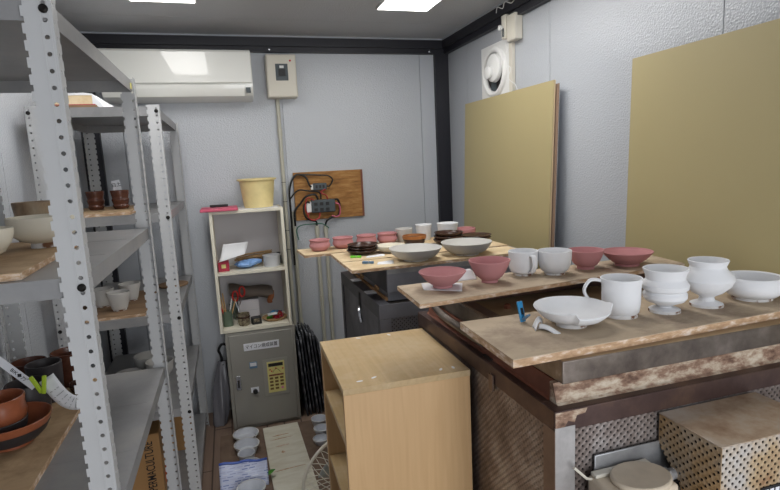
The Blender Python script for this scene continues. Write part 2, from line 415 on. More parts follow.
struct(MB().box(XL, XR, YB - .05, YB, ZC - .008, ZC).build('trim_5', M['trimwhite'], smooth=0))
struct(MB().box(XR - .05, XR, YF, YB - .05, ZC - .008, ZC).build('trim_6', M['trimwhite'], smooth=0))
struct(MB().box(XL, XL + .03, YF, YB - .05, 2.19, ZC).build('trim_7', M['navy'], smooth=0))

# wire left over on the beam
tg = MB().tube(smooth_path([(XR - .048, 2.62, 2.245), (XR - .062, 2.58, 2.262), (XR - .055, 2.54, 2.246), (XR - .064, 2.50, 2.266), (XR - .05, 2.46, 2.25), (XR - .06, 2.40, 2.262)], 5), .0022, 6).build('wire_tie', M['white_plastic'])
tag(tg, 'thin white wire scrap twisted on the dark beam above the wall fan', 'wire')

# ceiling lights
def ceiling_light(x0, x1, y0, y1, label):
    t = thing('ceiling_light', label, 'ceiling light', ((x0 + x1) / 2, (y0 + y1) / 2, ZC - .014))
    w, l = (x1 - x0) / 2, (y1 - y0) / 2
    MB().box(-w - .006, w + .006, -l - .006, -l, 0, .0135).box(-w - .006, w + .006, l, l + .006, 0, .0135).box(-w - .006, -w, -l, l, 0, .0135).box(w, w + .006, -l, l, 0, .0135).build('frame', M['white_plastic'], t, smooth=0)
    bx(-w, w, -l, l, .004, .0135).build('diffuser', M['led'], t, smooth=0)
ceiling_light(.794, 1.058, 1.50, 2.71, 'lit flat ceiling light nearer the right wall')
ceiling_light(-.336, -.066, 1.50, 2.71, 'lit flat ceiling light above the air conditioner side')

# ------------------------------------------------------------------ back wall equipment
t = thing('air_conditioner', 'white wall-mounted air conditioner below the dark ceiling beam', 'air conditioner', (-.20, YB, 1.905))
Rx = Matrix(((0, 0, 1, 0), (1, 0, 0, 0), (0, 1, 0, 0), (0, 0, 0, 1)))     # (u,v,w) -> (y,z,x)
x0, x1 = -.39, .39
prof = [(-.001, 0), (-.12, 0), (-.165, .02), (-.185, .06), (-.185, .248), (-.17, .262), (-.001, .262)]
MB().prism(prof[::-1], x0, x1, Rx).build('housing', M['ac'], t, bevel=.004)
MB().prism([(-.186, .083), (-.2, .085), (-.202, .25), (-.192, .262), (-.186, .262)][::-1], x0 + .004, x1 - .004, Rx).build('front_panel', M['ac'], t, bevel=.003)
MB().prism([(-.187, .078), (-.197, .076), (-.194, .052), (-.176, .014), (-.16, .012), (-.17, .03), (-.184, .06)][::-1], x0 + .004, x1 - .045, Rx).build('louver', M['ac'], t, bevel=.002)
bx(.35, .375, -.197, -.187, .03, .06).build('display', M['charcoal'], t)
bx(x0 + .03, x1 - .03, -.12, -.03, .261, .263).build('intake_grille', M['dark'], t)

t = thing('breaker_box', 'cream breaker box with a dark window on the back wall', 'breaker box', (.365, YB, 1.92))
bx(-.087, .087, -.1, -.001, 0, .245).build('case', M['ivory'], t, bevel=.005)
bx(-.082, .082, -.105, -.1, .006, .24).build('cover', M['ivory'], t, bevel=.003)
w = bx(-.036, .036, -.108, -.1045, .095, .19).build('window', M['charcoal'], t, bevel=.002)
bx(-.02, .02, -.114, -.108, .12, .16).build('breaker', M['dark'], w)
bx(-.012, .012, -.116, -.1085, .165, .178).build('breaker_label', M['white_plastic'], w)
MB().lathe([(0, 0), (.006, 0), (.006, .002), (0, .002)], 12, rot('X', 90, (.052, -.105, .208))).build('indicator', M['red'], t)

def conduit(x, z0, z1, label, coup=(), yy=YB - .016, clips=()):
    t = thing('conduit', label, 'pipe', (x, yy, z0))
    MB().cyl((0, 0, 0), (0, 0, z1 - z0), .0115, 16).build('pipe', M['pipe'], t)
    for c in coup: MB().cyl((0, 0, c - z0 - .02), (0, 0, c - z0 + .02), .0145, 16).build('coupling', M['pipe'], t)
    for c in clips: MB().tube([(.0135 * math.cos(a * .5236), .0135 * math.sin(a * .5236), c - z0) for a in range(12)], .0016, 6, closed=True).build('strap', M['black_rubber'], t)
conduit(.336, .001, 1.918, 'tall beige conduit pipe running down from the breaker box', (1.72,), clips=(1.42, 1.30, 1.12, 1.0))
conduit(.379, .001, 1.235, 'beige conduit pipe just right of the tall breaker pipe', (1.2, .52))
conduit(.523, .001, 1.135, 'left of the two beige pipes below the wiring board', (1.1, .66))
conduit(.578, .001, 1.135, 'right of the two beige pipes below the wiring board', (1.1, .66))

t = thing('wiring_board', 'brown wooden board with grey terminal blocks and loose wires on back wall', 'wiring board', (.617, YB, 1.175))
bx(-.221, .221, -.02, -.001, 0, .30).build('backboard', M['plywall'], t, bevel=.002)
bx(.208, .221, -.022, -.0202, 0, .30).build('edge_strip', M['rust_brown'], t)
k1 = bx(-.105, -.02, -.05, -.02, .185, .228).build('terminal_block', M['charcoal'], t, bevel=.004)
for x in (-.085, -.063, -.041): bx(x - .006, x + .006, -.055, -.05, .197, .216).build('lever', M['dark'], k1)
bx(-.118, -.105, -.045, -.02, .19, .22).build('cap', M['white_plastic'], k1)
k2 = bx(-.125, .025, -.062, -.02, .045, .125).build('terminal_block', M['charcoal'], t, bevel=.005)
for x in (-.1, -.063, -.026):
    for z in (.065, .1): bx(x - .011, x + .011, -.068, -.062, z - .01, z + .01).build('lever', M['dark'], k2)
bx(-.155, -.125, -.05, -.02, .05, .115).build('cap', M['white_plastic'], k2)
W = lambda pts, r, mt: MB().tube(smooth_path(pts, 7), r, 8).build('wire', M[mt], t)
W([(-.251, -.02, -.28), (-.252, -.03, .06), (-.25, -.034, .2), (-.21, -.04, .283), (-.15, -.04, .272), (-.128, -.045, .22), (-.116, -.04, .208)], .0062, 'black_rubber')
W([(-.252, -.035, .14), (-.2, -.042, .19), (-.13, -.04, .182), (-.07, -.045, .172), (-.06, -.04, .128)], .0048, 'black_rubber')
W([(-.232, -.036, -.03), (-.23, -.045, .06), (-.19, -.05, .11), (-.155, -.06, .15), (-.1, -.055, .158), (-.08, -.05, .128)], .0065, 'black_rubber')
W([(-.02, -.04, .205), (.0, -.05, .21), (.02, -.045, .245), (-.005, -.045, .27), (-.06, -.04, .278), (-.15, -.043, .285), (-.2, -.043, .288)], .0045, 'black_rubber')
W([(-.094, -.018, -.04), (-.1, -.035, -.012), (-.14, -.045, .002), (-.17, -.05, .03), (-.172, -.05, .09), (-.15, -.055, .115), (-.135, -.05, .11)], .0055, 'black_rubber')
W([(-.039, -.018, -.04), (-.03, -.04, -.01), (.005, -.045, .01), (.045, -.045, .02), (.055, -.05, .08), (.04, -.06, .12), (.012, -.05, .115)], .0062, 'black_rubber')
W([(-.14, -.05, .05), (-.15, -.06, .02), (-.12, -.06, .0), (-.085, -.06, .012), (-.075, -.055, .045)], .0036, 'redwire')
W([(-.11, -.06, .125), (-.15, -.065, .14), (-.165, -.06, .08), (-.15, -.065, .03)], .0036, 'redwire')
W([(.025, -.05, .1), (.05, -.06, .085), (.052, -.06, .03), (.03, -.055, .012), (.0, -.05, .02)], .0042, 'pinkwire')
W([(-.02, -.055, .125), (-.03, -.06, .15), (-.06, -.055, .17), (-.03, -.05, .19)], .0034, 'redwire')
W([(-.215, -.03, -.12), (-.225, -.03, -.06), (-.2, -.04, -.03), (-.12, -.03, -.026), (-.06, -.03, -.03), (-.02, -.03, -.06)], .0034, 'greenwire')

# ------------------------------------------------------------------ control cabinet and white shelf
CX, CY = .107, 3.095
t = thing('control_cabinet', 'grey steel control cabinet with yellow keypad standing on the floor', 'control cabinet', (CX, CY, 0))
bx(-.197, .197, 0, .27, .001, .592).build('case', M['cab'], t, bevel=.004)
d = bx(-.178, .178, -.013, 0, .022, .574).build('door', M['cabdoor'], t, bevel=.003)
bx(-.1, .1, -.0155, -.013, .477, .52).build('name_plate', M['label_white'], d)
text_mesh('マイコン焼成装置', .026, 'lettering', M['ink'], d, (0, -.0158, .4985), (PI / 2, 0, 0), width=.18)
kf = bx(-.004, .138, -.0155, -.013, .186, .41).build('keypad_frame', M['cab'], t, bevel=.001)
bx(.02, .12, -.0175, -.0155, .205, .392).build('keypad', M['keypad'], kf)
bx(.028, .112, -.0185, -.0175, .363, .383).build('display', M['dark'], kf)
bx(.028, .112, -.0183, -.0175, .305, .315).build('button', M['rust_brown'], kf)
for i in range(4):
    for j in range(3):
        if i == 0 and j == 2: continue
        bx(.03 + j * .03, .05 + j * .03, -.0185, -.0175, .222 + i * .021, .234 + i * .021).build('button', M['keydark'], kf)
MB().lathe([(0, 0), (.008, 0), (.008, .001), (0, .001)], 14, rot('X', 90, (.1, -.0175, .228))).build('button', M['keypink'], kf)
for x, z in ((.036, .345), (.045, .335), (.07, .35), (.11, .345)): bx(x - .004, x + .004, -.0183, -.0175, z - .004, z + .004).build('indicator', M['red'], kf)
MB().tube([(.05 + .045 * i / 8, -.018, .325 + .022 * math.sin(PI * i / 8)) for i in range(9)], .0012, 5).build('curve_print', M['ink'], kf)
dd = bx(-.077, -.033, -.0165, -.013, .369, .406).build('meter', M['slate'], d)
bx(-.073, -.037, -.0172, -.0165, .382, .402).build('meter_face', M['label_white'], dd)
hh = bx(-.159, -.131, -.018, -.013, .25, .336).build('handle', M['chrome'], d, bevel=.002)
bx(-.151, -.139, -.021, -.018, .265, .31).build('handle_insert', M['dark'], hh)
lk = bx(-.08, -.035, -.0165, -.013, .222, .252).build('switch_plate', M['label_white'], d)
MB().lathe([(0, 0), (.014, 0), (.013, .016), (0, .018)], 16, rot('X', 90, (-.056, -.0165, .229))).build('switch_knob', M['dark'], lk)

SX0, SX1, SY0, SY1, SZ0, SZ1 = -.112, .292, 3.09, 3.355, .5925, 1.288
t = thing('storage_shelf', 'cream open shelf with two compartments on top of the grey cabinet', 'shelf', ((SX0 + SX1) / 2, SY0, SZ0))
hw = (SX1 - SX0) / 2; hz = SZ1 - SZ0; dy = SY1 - SY0
bx(-hw, -hw + .017, 0, dy, 0, hz).build('side_panel', M['shelfwhite'], t, bevel=.0015)
bx(hw - .017, hw, 0, dy, 0, hz).build('side_panel', M['shelfwhite'], t, bevel=.0015)
bx(-hw + .017, hw - .017, 0, dy, 0, .022).build('bottom_panel', M['shelfwhite'], t, bevel=.0015)
bx(-hw + .017, hw - .017, 0, dy, hz - .017, hz).build('top_panel', M['shelfwhite'], t, bevel=.0015)
bx(-hw + .017, hw - .017, 0, dy - .006, .333, .35).build('shelf', M['shelfwhite'], t, bevel=.0015)
bx(-hw + .017, hw - .017, dy - .006, dy, .022, hz - .017).build('back_panel', M['shelfback'], t)
ZT, ZM, ZL = SZ1, SZ0 + .35, SZ0 + .022

# on top of the shelf
t = thing('bucket', 'yellowed plastic planter bucket with a rolled rim on top of the cream shelf', 'bucket', (.166, 3.22, ZT))
MB().lathe([(0, 0), (.078, 0), (.082, .004), (.1, .155), (.112, .158), (.112, .166), (.104, .168), (.097, .162), (.08, .008), (0, .006)], 44).build('tub', M['bucket'], t)
MB().lathe([(0, 0), (.0065, 0), (.0065, .003), (0, .003)], 12, rot('X', 90, (.003, -.0785, .012))).build('drain_hole', M['dark'], t)
t = thing('clipboard', 'pink plastic clipboard lying on the left end of the cream shelf top', 'clipboard', (-.055, 3.18, ZT))
bx(-.1, .1, -.11, .1, 0, .016).build('board', M['pinktray'], t, bevel=.004)
bx(-.05, .05, .03, .055, .016, .03).build('clip', M['dark'], t, bevel=.003)
tag(bx(.05, .27, 3.105, 3.33, ZT, ZT + .0015).build('paper_sheet', M['paper']), 'white paper sheet under the yellow bucket on the shelf top', 'paper')

# middle compartment
def curl(u, v):
    a = v * 1.35
    return Vector((-.088 + .14 * u + .035 * v, 3.10 + .075 * math.sin(a) + .03 * u, 1.003 + .115 * (1 - math.cos(a)) + .03 * u * (1 - v)))
tag(MB().sheet(curl, 8, 12).build('paper_sheet', M['paper'], solid=.0012), 'curled white paper leaning over the crimson box in the upper compartment', 'paper')
t = thing('gift_box', 'small crimson box with a pale label at left of the upper compartment', 'box', (-.06, 3.16, ZM))
bx(-.03, .03, -.03, .04, 0, .058).build('carton', M['crimson'], t, bevel=.003)
bx(-.012, .012, -.0312, -.03, .02, .042).build('label', M['keypad'], t)
def blob(fn, n=14):
    return MB().sheet(fn, n, n)
mb = MB(); rg = random.Random(3)
def bag(u, v):
    a = 2 * PI * u; p = PI * v
    r = 1 + .18 * math.sin(3 * a + 1) + .1 * math.sin(7 * a + 4 * p)
    return Vector((.072 * math.sin(p) * math.cos(a) * r, .045 * math.sin(p) * math.sin(a) * r, .0245 + .021 * math.cos(p) * (1 + .15 * math.sin(4 * a)) + (.012 * math.cos(a) * math.sin(p) if math.cos(a) > 0 else 0)))
b_ = MB().sheet(bag, 22, 12).build('plastic_bag', M['bluebag'], loc=(.07, 3.185, ZM)); tag(b_, 'crumpled light blue plastic bag lying in the upper compartment', 'bag')
mb = MB()
for k in range(26):
    z = .004 + rg.random() * .055; y = (rg.random() - .5) * .06; dx = (rg.random() - .5) * .03
    mb.tube([(-.1 + dx, y, z), (0, y * .6, z + .012), (.1 + dx, y * .9 + (rg.random() - .5) * .03, z + .01 + rg.random() * .015)], .0035, 5)
o = mb.build('straw_bundle', M['straw'], loc=(.115, 3.28, ZM)); tag(o, 'bundle of dry brown straw behind the blue bag', 'straw')
t = thing('plastic_tub', 'pale grey tub with a lid beside the blue bag', 'tub', (.212, 3.18, ZM))
MB().lathe([(0, 0), (.047, 0), (.05, .058), (.047, .06), (.044, .004), (0, .004)], 32).build('tub', M['grayplastic'], t)
MB().lathe([(0, .058), (.052, .058), (.052, .066), (0, .066)], 32).build('lid', M['grayplastic'], t)
t = thing('glass_jar', 'small dark lidded jar at right end of the upper compartment', 'jar', (.2585, 3.25, ZM))
MB().lathe([(0, 0), (.014, 0), (.015, .045), (.01, .052), (0, .052)], 18).build('jar', M['charcoal'], t)
MB().lathe([(0, .0525), (.011, .0525), (.011, .066), (0, .066)], 18).build('lid', M['dark'], t)
# lower compartment
t = thing('tool_jar', 'squat jar of pottery tools at left of the lower compartment', 'jar', (-.065, 3.17, ZL))
MB().lathe([(0, 0), (.027, 0), (.028, .004), (.028, .09), (.025, .09), (.025, .006), (0, .006)], 22).build('jar', M['jarglass'], t)
tools = [('wooden_modelling_tool', 'stick', -.016, -.002, -.03, .02, .17, 'bare wooden modelling stick leaning left in the tool jar'),
         ('wooden_modelling_tool', 'stick', -.004, .008, -.018, .03, .19, 'tallest bare wooden stick standing in the tool jar'),
         ('wooden_modelling_tool', 'stick', .01, -.008, .055, .0, .16, 'bare wooden stick leaning right out of the tool jar'),
         ('paint_brush', 'red', -.008, -.014, -.035, -.02, .135, 'red handled brush standing in the tool jar'),
         ('paint_brush', 'white_plastic', .008, .016, .03, .035, .15, 'white handled brush at the back of the tool jar')]
for nm, mt, ax, ay, bx_, by_, hgt, lab in tools:
    o = MB().cyl((ax * .4, ay * .4, .008), (bx_, by_, hgt), .0045, 8, .0034).build(nm, M[mt], loc=(-.065, 3.17, ZL)); tag(o, lab, 'tool')
t = thing('scissors', 'red handled scissors leaning upright beside the tool jar', 'scissors', (-.005, 3.17, ZL + .001))
for sgn in (-1, 1):
    c = Vector((.012 + sgn * .02, .03, .175 + sgn * .012))
    MB().tube([(c.x + .015 * math.cos(a * PI / 8), c.y, c.z + .03 * math.sin(a * PI / 8)) for a in range(16)], .0045, 8, closed=True).build('handle', M['red'], t)
    MB().tube([(c.x, c.y, c.z - .03), (.005, .012, .09), (-.004 - sgn * .006, 0, .002)], [.005, .004, .001], 6, flat=(1, .4)).build('blade', M['chrome'], t)
t = thing('carton_box', 'plain white carton standing in the middle of the lower compartment', 'box', (.06, 3.24, ZL))
bx(-.06, .06, 0, .06, 0, .125).build('carton', M['shelfback'], t, bevel=.002)
bx(-.055, .055, -.001, 0, .06, .062).build('flap_edge', M['trimwhite'], t)
def fold(u, v):
    x = -.125 + .25 * u; a = 2 * PI * v
    z = .162 + .04 * (1 - u) - .012 + .036 * math.sin(a) * (1 + .1 * math.sin(9 * u))
    return Vector((x, .055 * math.cos(a) + .006 * math.sin(12 * u), z + .004 * math.sin(7 * u + 2 * a)))
mb = MB().sheet(fold, 18, 16)
o = mb.build('folded_cloth', M['leather'], loc=(.082, 3.265, ZL), smooth=60); tag(o, 'brown folded cloth bundle lying over the white carton', 'cloth')
MB().tube(smooth_path([(.115, -.03, .165), (.112, -.056, .14), (.1, -.06, .118), (.102, -.055, .098)], 5), [.016] * 15 + [.008], 10, flat=(1, .5)).build('hanging_end', M['rust_cloth'], o)
t = thing('water_cup', 'small speckled pottery cup in front of the white carton', 'cup', (.024, 3.145, ZL))
MB().lathe([(0, 0), (.028, 0), (.035, .02), (.034, .07), (.031, .07), (.031, .01), (0, .008)], 26, wob=.02).build('body', M['pot_speckle'], t)
MB().lathe([(.0345, .045), (.0365, .048), (.0365, .054), (.0345, .057)], 26).build('band', M['darkglaze'], t)
t = thing('timer', 'small black box with a pale face beside the speckled cup', 'timer', (.094, 3.14, ZL), .15)
bx(-.028, .028, -.015, .03, 0, .04).build('case', M['dark'], t, bevel=.003)
bx(-.018, .014, -.0158, -.015, .015, .034).build('face', M['pot_speckle'], t)
t = thing('woven_tray', 'shallow brown tray holding coloured clips in the lower compartment', 'tray', (.202, 3.2, ZL))
MB().lathe([(0, 0), (.06, 0), (.075, .014), (.072, .016), (.058, .005), (0, .005)], 32).build('tray', M['straw'], t)
cc = [('red', 'red'), ('blue', 'blue'), ('crimson', 'crimson'), ('slate', 'slate blue'), ('green', 'green'), ('redwire', 'dull red'), ('bluebag', 'pale blue'), ('white_plastic', 'white'), ('pinkwire', 'pink')]
places = ['at the front of the tray', 'at the back of the tray', 'at the left of the tray', 'at the right of the tray', 'on top of the clip heap', 'under the heap at left', 'in front of the heap', 'at the middle of the heap', 'at the right of the heap']
for k, (mt, cn) in enumerate(cc):
    a = k * 2.4; r = .012 + .004 * k
    zz = ZL + .0075 + .0125 * ((k * 2) % 4)
    t = thing('clothes_peg', f'small {cn} plastic peg {places[k]}', 'peg', (.207 + r * math.cos(a), 3.205 + .8 * r * math.sin(a), zz), a * 1.7, group='plastic pegs on the brown tray')
    MB().box(-.028, .028, -.008, -.001, 0, .012, rot('Z', 9)).build('arm', M[mt], t, bevel=.001)
    MB().box(-.028, .028, .001, .008, 0, .012, rot('Z', -9)).build('arm', M[mt], t, bevel=.001)
for k in range(0): mb.tube([(.24, 3.31, ZL), (.24 + .03 * math.cos(k), 3.31 + .02 * math.sin(k), ZL + .1 + .01 * (k % 3))], .003, 5)
mb = MB()
for k in range(9): mb.tube([(-.025, 3.29, ZL), (-.025 + .025 * math.cos(k), 3.29 + .02 * math.sin(k), ZL + .10 + .012 * (k % 3))], .004, 5)
tag(mb.build('green_twig', M['jarglass']), 'sprig of dark green stems behind the tool jar', 'twig')

# bag hanging down beside the cabinet
t = thing('umbrella', 'grey wrapped umbrella with black crook handle leaning left of the grey cabinet', 'umbrella', (-.16, 3.2, 0))
def ub(u, v):
    a = 2 * PI * u; z = .004 + .36 * v
    r = (.034 + .014 * math.sin(PI * v)) * (1 - .35 * v * v) * (1 + .16 * math.sin(5 * a + 6 * v))
    return Vector((-.008 + .045 * v + r * math.cos(a) * 1.05, .1 * v + r * math.sin(a) * .7, z))
mb = MB().sheet(ub, 26, 14); o = mb.build('canopy', M['plasticbag'], t, smooth=50)
MB().tube(smooth_path([(.036, .1, .355), (.03, .105, .40), (.02, .108, .43), (.04, .11, .463), (.066, .11, .458)], 6), .0075, 10).build('handle', M['black_rubber'], t)
MB().tube([(.036 + .022 * math.cos(k * PI / 8), .098 + .018 * math.sin(k * PI / 8), .345) for k in range(16)], .003, 6, closed=True).build('strap', M['dark'], t)

# kiln slabs leaning against the cabinet
labs = ['nearest the grey cabinet', 'second from the grey cabinet', 'third from the grey cabinet', 'fourth from the grey cabinet', 'third from the wood bookcase', 'second from the wood bookcase', 'farthest from the grey cabinet']
for k in range(7):
    h = [.49, .51, .52, .525, .515, .50, .47][k]
    x = .342 + k * .0215
    y0 = 3.105 + .012 * (k % 3)
    Mx = Matrix.Translation((x, y0, .004)) @ Matrix.Rotation(math.radians(-3.4 - .25 * k), 4, 'Y')
    rgk = random.Random(k)
    mb = MB()
    mb.box(0, .0105, 0, .235, 0, h, Mx)
    o = mb.build('kiln_slab', M['slab'], bevel=.003)
    tag(o, f'dark kiln slab standing on edge, {labs[k]}', 'kiln slab', 'dark kiln slabs standing between cabinet and bookcase')

# ------------------------------------------------------------------ right wall equipment
t = thing('wall_fan', 'white round ventilation fan on a square plate on the right wall', 'ventilation fan', (XR, 2.715, 1.965))
Rw = Matrix(((0, 0, -1, 0), (1, 0, 0, 0), (0, 1, 0, 0), (0, 0, 0, 1)))       # lathe axis -> -x
mb = MB()
nn = 40
sq = []
for k in range(nn):
    a = 2 * PI * k / nn
    m_ = max(abs(math.cos(a)), abs(math.sin(a))); sq.append((.155 * math.cos(a) / m_, .15 * math.sin(a) / m_))
vs = [(x, y, .012) for x, y in sq] + [(x, y, .0) for x, y in sq] + [(.125 * math.cos(2 * PI * k / nn), .125 * math.sin(2 * PI * k / nn), .012) for k in range(nn)]
fs = []
for k in range(nn):
    k2 = (k + 1) % nn
    fs += [(k, k2, 2 * nn + k2, 2 * nn + k), (nn + k, nn + k2, k2, k)]
mb.add([Rw @ Vector(p) for p in vs], fs); mb.build('mounting_plate', M['white_plastic'], t)
MB().lathe([(.1, .002), (.1, .014), (.108, .026), (.118, .028), (.13, .022), (.135, .0125), (.126, .006)], 48, Rw).build('shroud', M['white_plastic'], t, solid=.001)
MB().lathe([(0, .001), (.1, .001), (.1, .003), (0, .003)], 36, Rw).build('duct', M['body_dark'], t)
MB().lathe([(0, .012), (.066, .012), (.076, .018), (.072, .036), (.06, .042), (0, .043)], 36, Rw @ Matrix.Translation((-.02, .02, 0))).build('motor_cover', M['white_plastic'], t)
MB().lathe([(0, .0435), (.034, .0435), (.034, .058), (.028, .062), (0, .062)], 30, Rw @ Matrix.Translation((.0, .0, 0))).build('cap', M['white_plastic'], t)
for k in range(4):
    MB().prism([(.03, -.02), (.095, -.045), (.098, .01), (.03, .02)], .008, .011, Rw @ Matrix.Rotation(k * PI / 2 + .4, 4, 'Z') @ Matrix.Rotation(.15, 4, 'X')).build('blade', M['charcoal'], t)

t = thing('junction_box', 'cream junction box with pull switch above the wall fan trunking', 'switch box', (XR, 2.5, 2.08))
bx(-.045, -.001, -.06, .02, .0, .125).build('box', M['ivory'], t, bevel=.004)
s1 = bx(-.052, -.001, .022, .062, .02, .135).build('switch', M['ivory'], t, bevel=.003)
MB().lathe([(0, 0), (.009, .0), (.013, .008), (.012, .02), (0, .024)], 16, rot('Y', -90, (-.052, .05, .075))).build('switch_knob', M['white_plastic'], s1)
bx(-.058, -.052, .036, .044, .03, .07).build('switch_slide', M['charcoal'], s1)
bx(-.02, -.001, .015, .047, -.40, .0).build('trunking', M['ivory'], t, bevel=.002)
MB().tube(smooth_path([(-.05, .03, .0), (-.045, .018, -.04), (-.05, .04, -.09), (-.04, -.005, -.13), (-.045, .01, -.17), (-.04, .0, -.19), (-.035, -.04, -.215), (-.03, -.05, -.24)], 6), .0016, 6).build('pull_cord', M['white_plastic'], t)

def lean_board(name, label, y0, y1, h, xb, xt, th, mt, edge):
    t = thing(name, label, 'board', (xb, (y0 + y1) / 2, 0.002))
    a = math.atan2(xt - xb, h); Mx = Matrix.Rotation(a, 4, 'Y')
    w = (y1 - y0) / 2
    bx(0, .003, -w, w, 0, h, Mx).build('face', M[mt], t, smooth=0)
    bx(.0032, th, -w, w, 0, h, Mx).build('core', M[edge], t, smooth=0)
    return t
lean_board('wall_board', 'tall khaki board leaning under the wall fan', 2.105, 3.02, 1.832, 1.335, 1.405, .010, 'gold', 'goldedge')
lean_board('wall_board', 'thin brown sheet tucked behind the far khaki board', 2.086, 2.99, 1.815, 1.349, 1.419, .004, 'browncard', 'paper')
lean_board('wall_board', 'tall khaki board leaning behind the near kiln', .73, 1.645, 1.832, 1.378, 1.42, .012, 'gold', 'goldedge')

# ------------------------------------------------------------------ near kiln
KX0, KX1, KY0, KY1, KZ = .580, 1.335, .866, 1.665, 1.005
t = thing('kiln', 'rust-stained electric kiln nearest the viewer with boards of white pots on it', 'kiln', (KX0, KY0, 0))
L, D = KX1 - KX0, KY1 - KY0
bx(.03, L - .03, .03, D - .03, .08, KZ - .01).build('core', M['body_dark'], t, smooth=0)
bx(.045, L - .04, .004, .006, .1, KZ - .04).build('front_panel', M['perf_front'], t, smooth=0)
bx(.004, .006, .04, D - .04, .1, KZ - .04).build('side_panel', M['perf_left'], t, smooth=0)
bx(.04, L - .04, D - .006, D - .004, .1, KZ - .04).build('back_panel', M['perf_front'], t, smooth=0)
bx(L - .006, L - .004, .04, D - .04, .1, KZ - .04).build('side_panel', M['perf_left'], t, smooth=0)
MB().box(0, L, 0, .004, KZ - .043, KZ).box(0, L, D - .004, D, KZ - .043, KZ).box(0, .004, .004, D - .004, KZ - .043, KZ).box(L - .004, L, .004, D - .004, KZ - .043, KZ) \
    .box(.004, L - .004, .004, .05, KZ - .004, KZ).box(.004, L - .004, D - .05, D - .004, KZ - .004, KZ).box(.004, .05, .05, D - .05, KZ - .004, KZ).box(L - .05, L - .004, .05, D - .05, KZ - .004, KZ).build('rim_frame', M['kiln_dark'], t, bevel=.001)
bx(.0, .046, -.0012, .003, .0, KZ - .034).build('corner_post', M['kiln_post'], t)
bx(-.0012, .003, -.001, .04, .0, KZ - .04).build('corner_post', M['kiln_post_dull'], t)
bx(.0, .04, D - .04, D, .0, KZ - .045).build('corner_post', M['kiln_dark'], t)
bx(L - .04, L, .005, .04, .0, KZ - .045).build('corner_post', M['kiln_dark'], t)
bx(L - .04, L, D - .04, D, .0, KZ - .045).build('corner_post', M['kiln_dark'], t)
MB().prism([(.001, -.002), (.075, -.002), (.07, -.012), (.05, -.014), (.045, -.028), (.03, -.022), (.02, -.038), (.001, -.034)][::-1], 0, .0004, Matrix.Translation((0, -.0004, KZ)) @ Matrix.Rotation(PI / 2, 4, 'X')).build('rust_patch', M['rust'], t)
bx(-.005, -.0015, .255, .275, KZ - .06, KZ - .02).build('hinge_plate', M['kiln_post_dull'], t)
# flange and lid
fl = MB()
fl.prism([(.022, .0), (.028, .004), (.04, .042), (.052, .042), (.052, .0)], .022, L - .02, Matrix(((0, 0, 1, 0), (1, 0, 0, 0), (0, 1, 0, KZ), (0, 0, 0, 1))))
fl.build('flange', M['rust'], t)
MB().prism([(.02, 0), (.026, .004), (.036, .04), (.05, .042), (.05, 0)], .053, D - .03, Matrix(((1, 0, 0, 0), (0, 0, 1, 0), (0, 1, 0, KZ), (0, 0, 0, 1)))).build('flange', M['rust_brown'], t)
bx(.053, L - .03, .053, D - .05, KZ, KZ + .036).build('inner_wall', M['firebrick'], t)
lz = KZ + .043; lt = 1.0965
ld = MB().box(.034, L - .02, .024, D - .04, lz, lt).build('lid', M['lid_steel'], t, bevel=.002)
bx(.036, L - .022, .026, D - .042, lt, lt + .0004).build('lid_top', M['lid_top'], ld)
bx(.036, .07, .32, D - .06, lt + .0004, lt + .006).build('lid_trim', M['kiln_post_dull'], ld)
MB().lathe([(0, 0), (.011, 0), (.011, .008), (.006, .012), (0, .012)], 6, Matrix.Translation((.13, .42, lt + .0004))).build('bolt', M['rust_brown'], ld)
tag(bx(KX0 + .05, KX0 + L - .02, KY0 + .50, KY0 + .55, lt + .0065, 1.1478).build('steel_bar', M['kiln_dark']), 'dark steel bar on the near kiln lid holding up the second board', 'bar')
MB().tube(smooth_path([(.06, .85 - .05, KZ + .005), (.05, .79, KZ + .035), (.038, .74, KZ + .05), (.022, .70, KZ + .045), (.016, .62, KZ + .035), (.018, .5, KZ + .03), (.024, .36, KZ + .026)], 8), .0115, 14).build('lift_handle', M['lid_steel'], t)
bx(.055, .10, D - .036, D - .006, KZ, 1.09).build('hinge_bracket', M['kiln_dark'], t)
bx(L - .14, L - .1, D - .036, D - .006, KZ, 1.09).build('hinge_bracket', M['kiln_dark'], t)
bx(.012, .03, .30, .345, KZ, KZ + .002).build('hinge_plate', M['body_dark'], t)
# terminal cover on the front, overhanging box of punched sheet
cx0, cx1, cyf, cz = .252, .515, -.155, KZ - .045
Mc = Matrix(((0, 0, 1, 0), (1, 0, 0, 0), (0, 1, 0, 0), (0, 0, 0, 1)))
side = [(-.004, cz - .002), (cyf, cz - .002), (cyf, cz - .46), (-.075, cz - .46), (-.075, cz - .16), (-.06, cz - .125), (-.004, cz - .07)]
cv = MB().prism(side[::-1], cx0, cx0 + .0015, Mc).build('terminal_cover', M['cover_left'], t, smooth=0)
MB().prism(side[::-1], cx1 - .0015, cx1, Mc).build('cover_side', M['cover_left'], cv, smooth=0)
bx(cx0 + .0015, cx1 - .0015, cyf, cyf + .0015, cz - .46, cz - .002).build('cover_front', M['cover_front'], cv, smooth=0)
bx(cx0 - .001, cx1 + .001, cyf - .001, -.003, cz - .002, cz).build('cover_top', M['cover_top'], cv, bevel=.0008)
bx(cx0 + .02, cx1 - .02, cyf + .03, -.02, cz - .4, cz - .03).build('heater_terminals', M['body_dark'], cv)
bx(cx0 + .1, cx1 - .01, cyf - .003, cyf - .001, cz - .2, cz - .105).build('rating_plate', M['ink'], cv)
gb = MB()
for i in range(10): gb.box(cx0 + .108 + i * .014, cx0 + .118 + i * .014, cyf - .0036, cyf - .003, cz - .125, cz - .11)
gb.build('plate_marks', M['label_white'], cv)
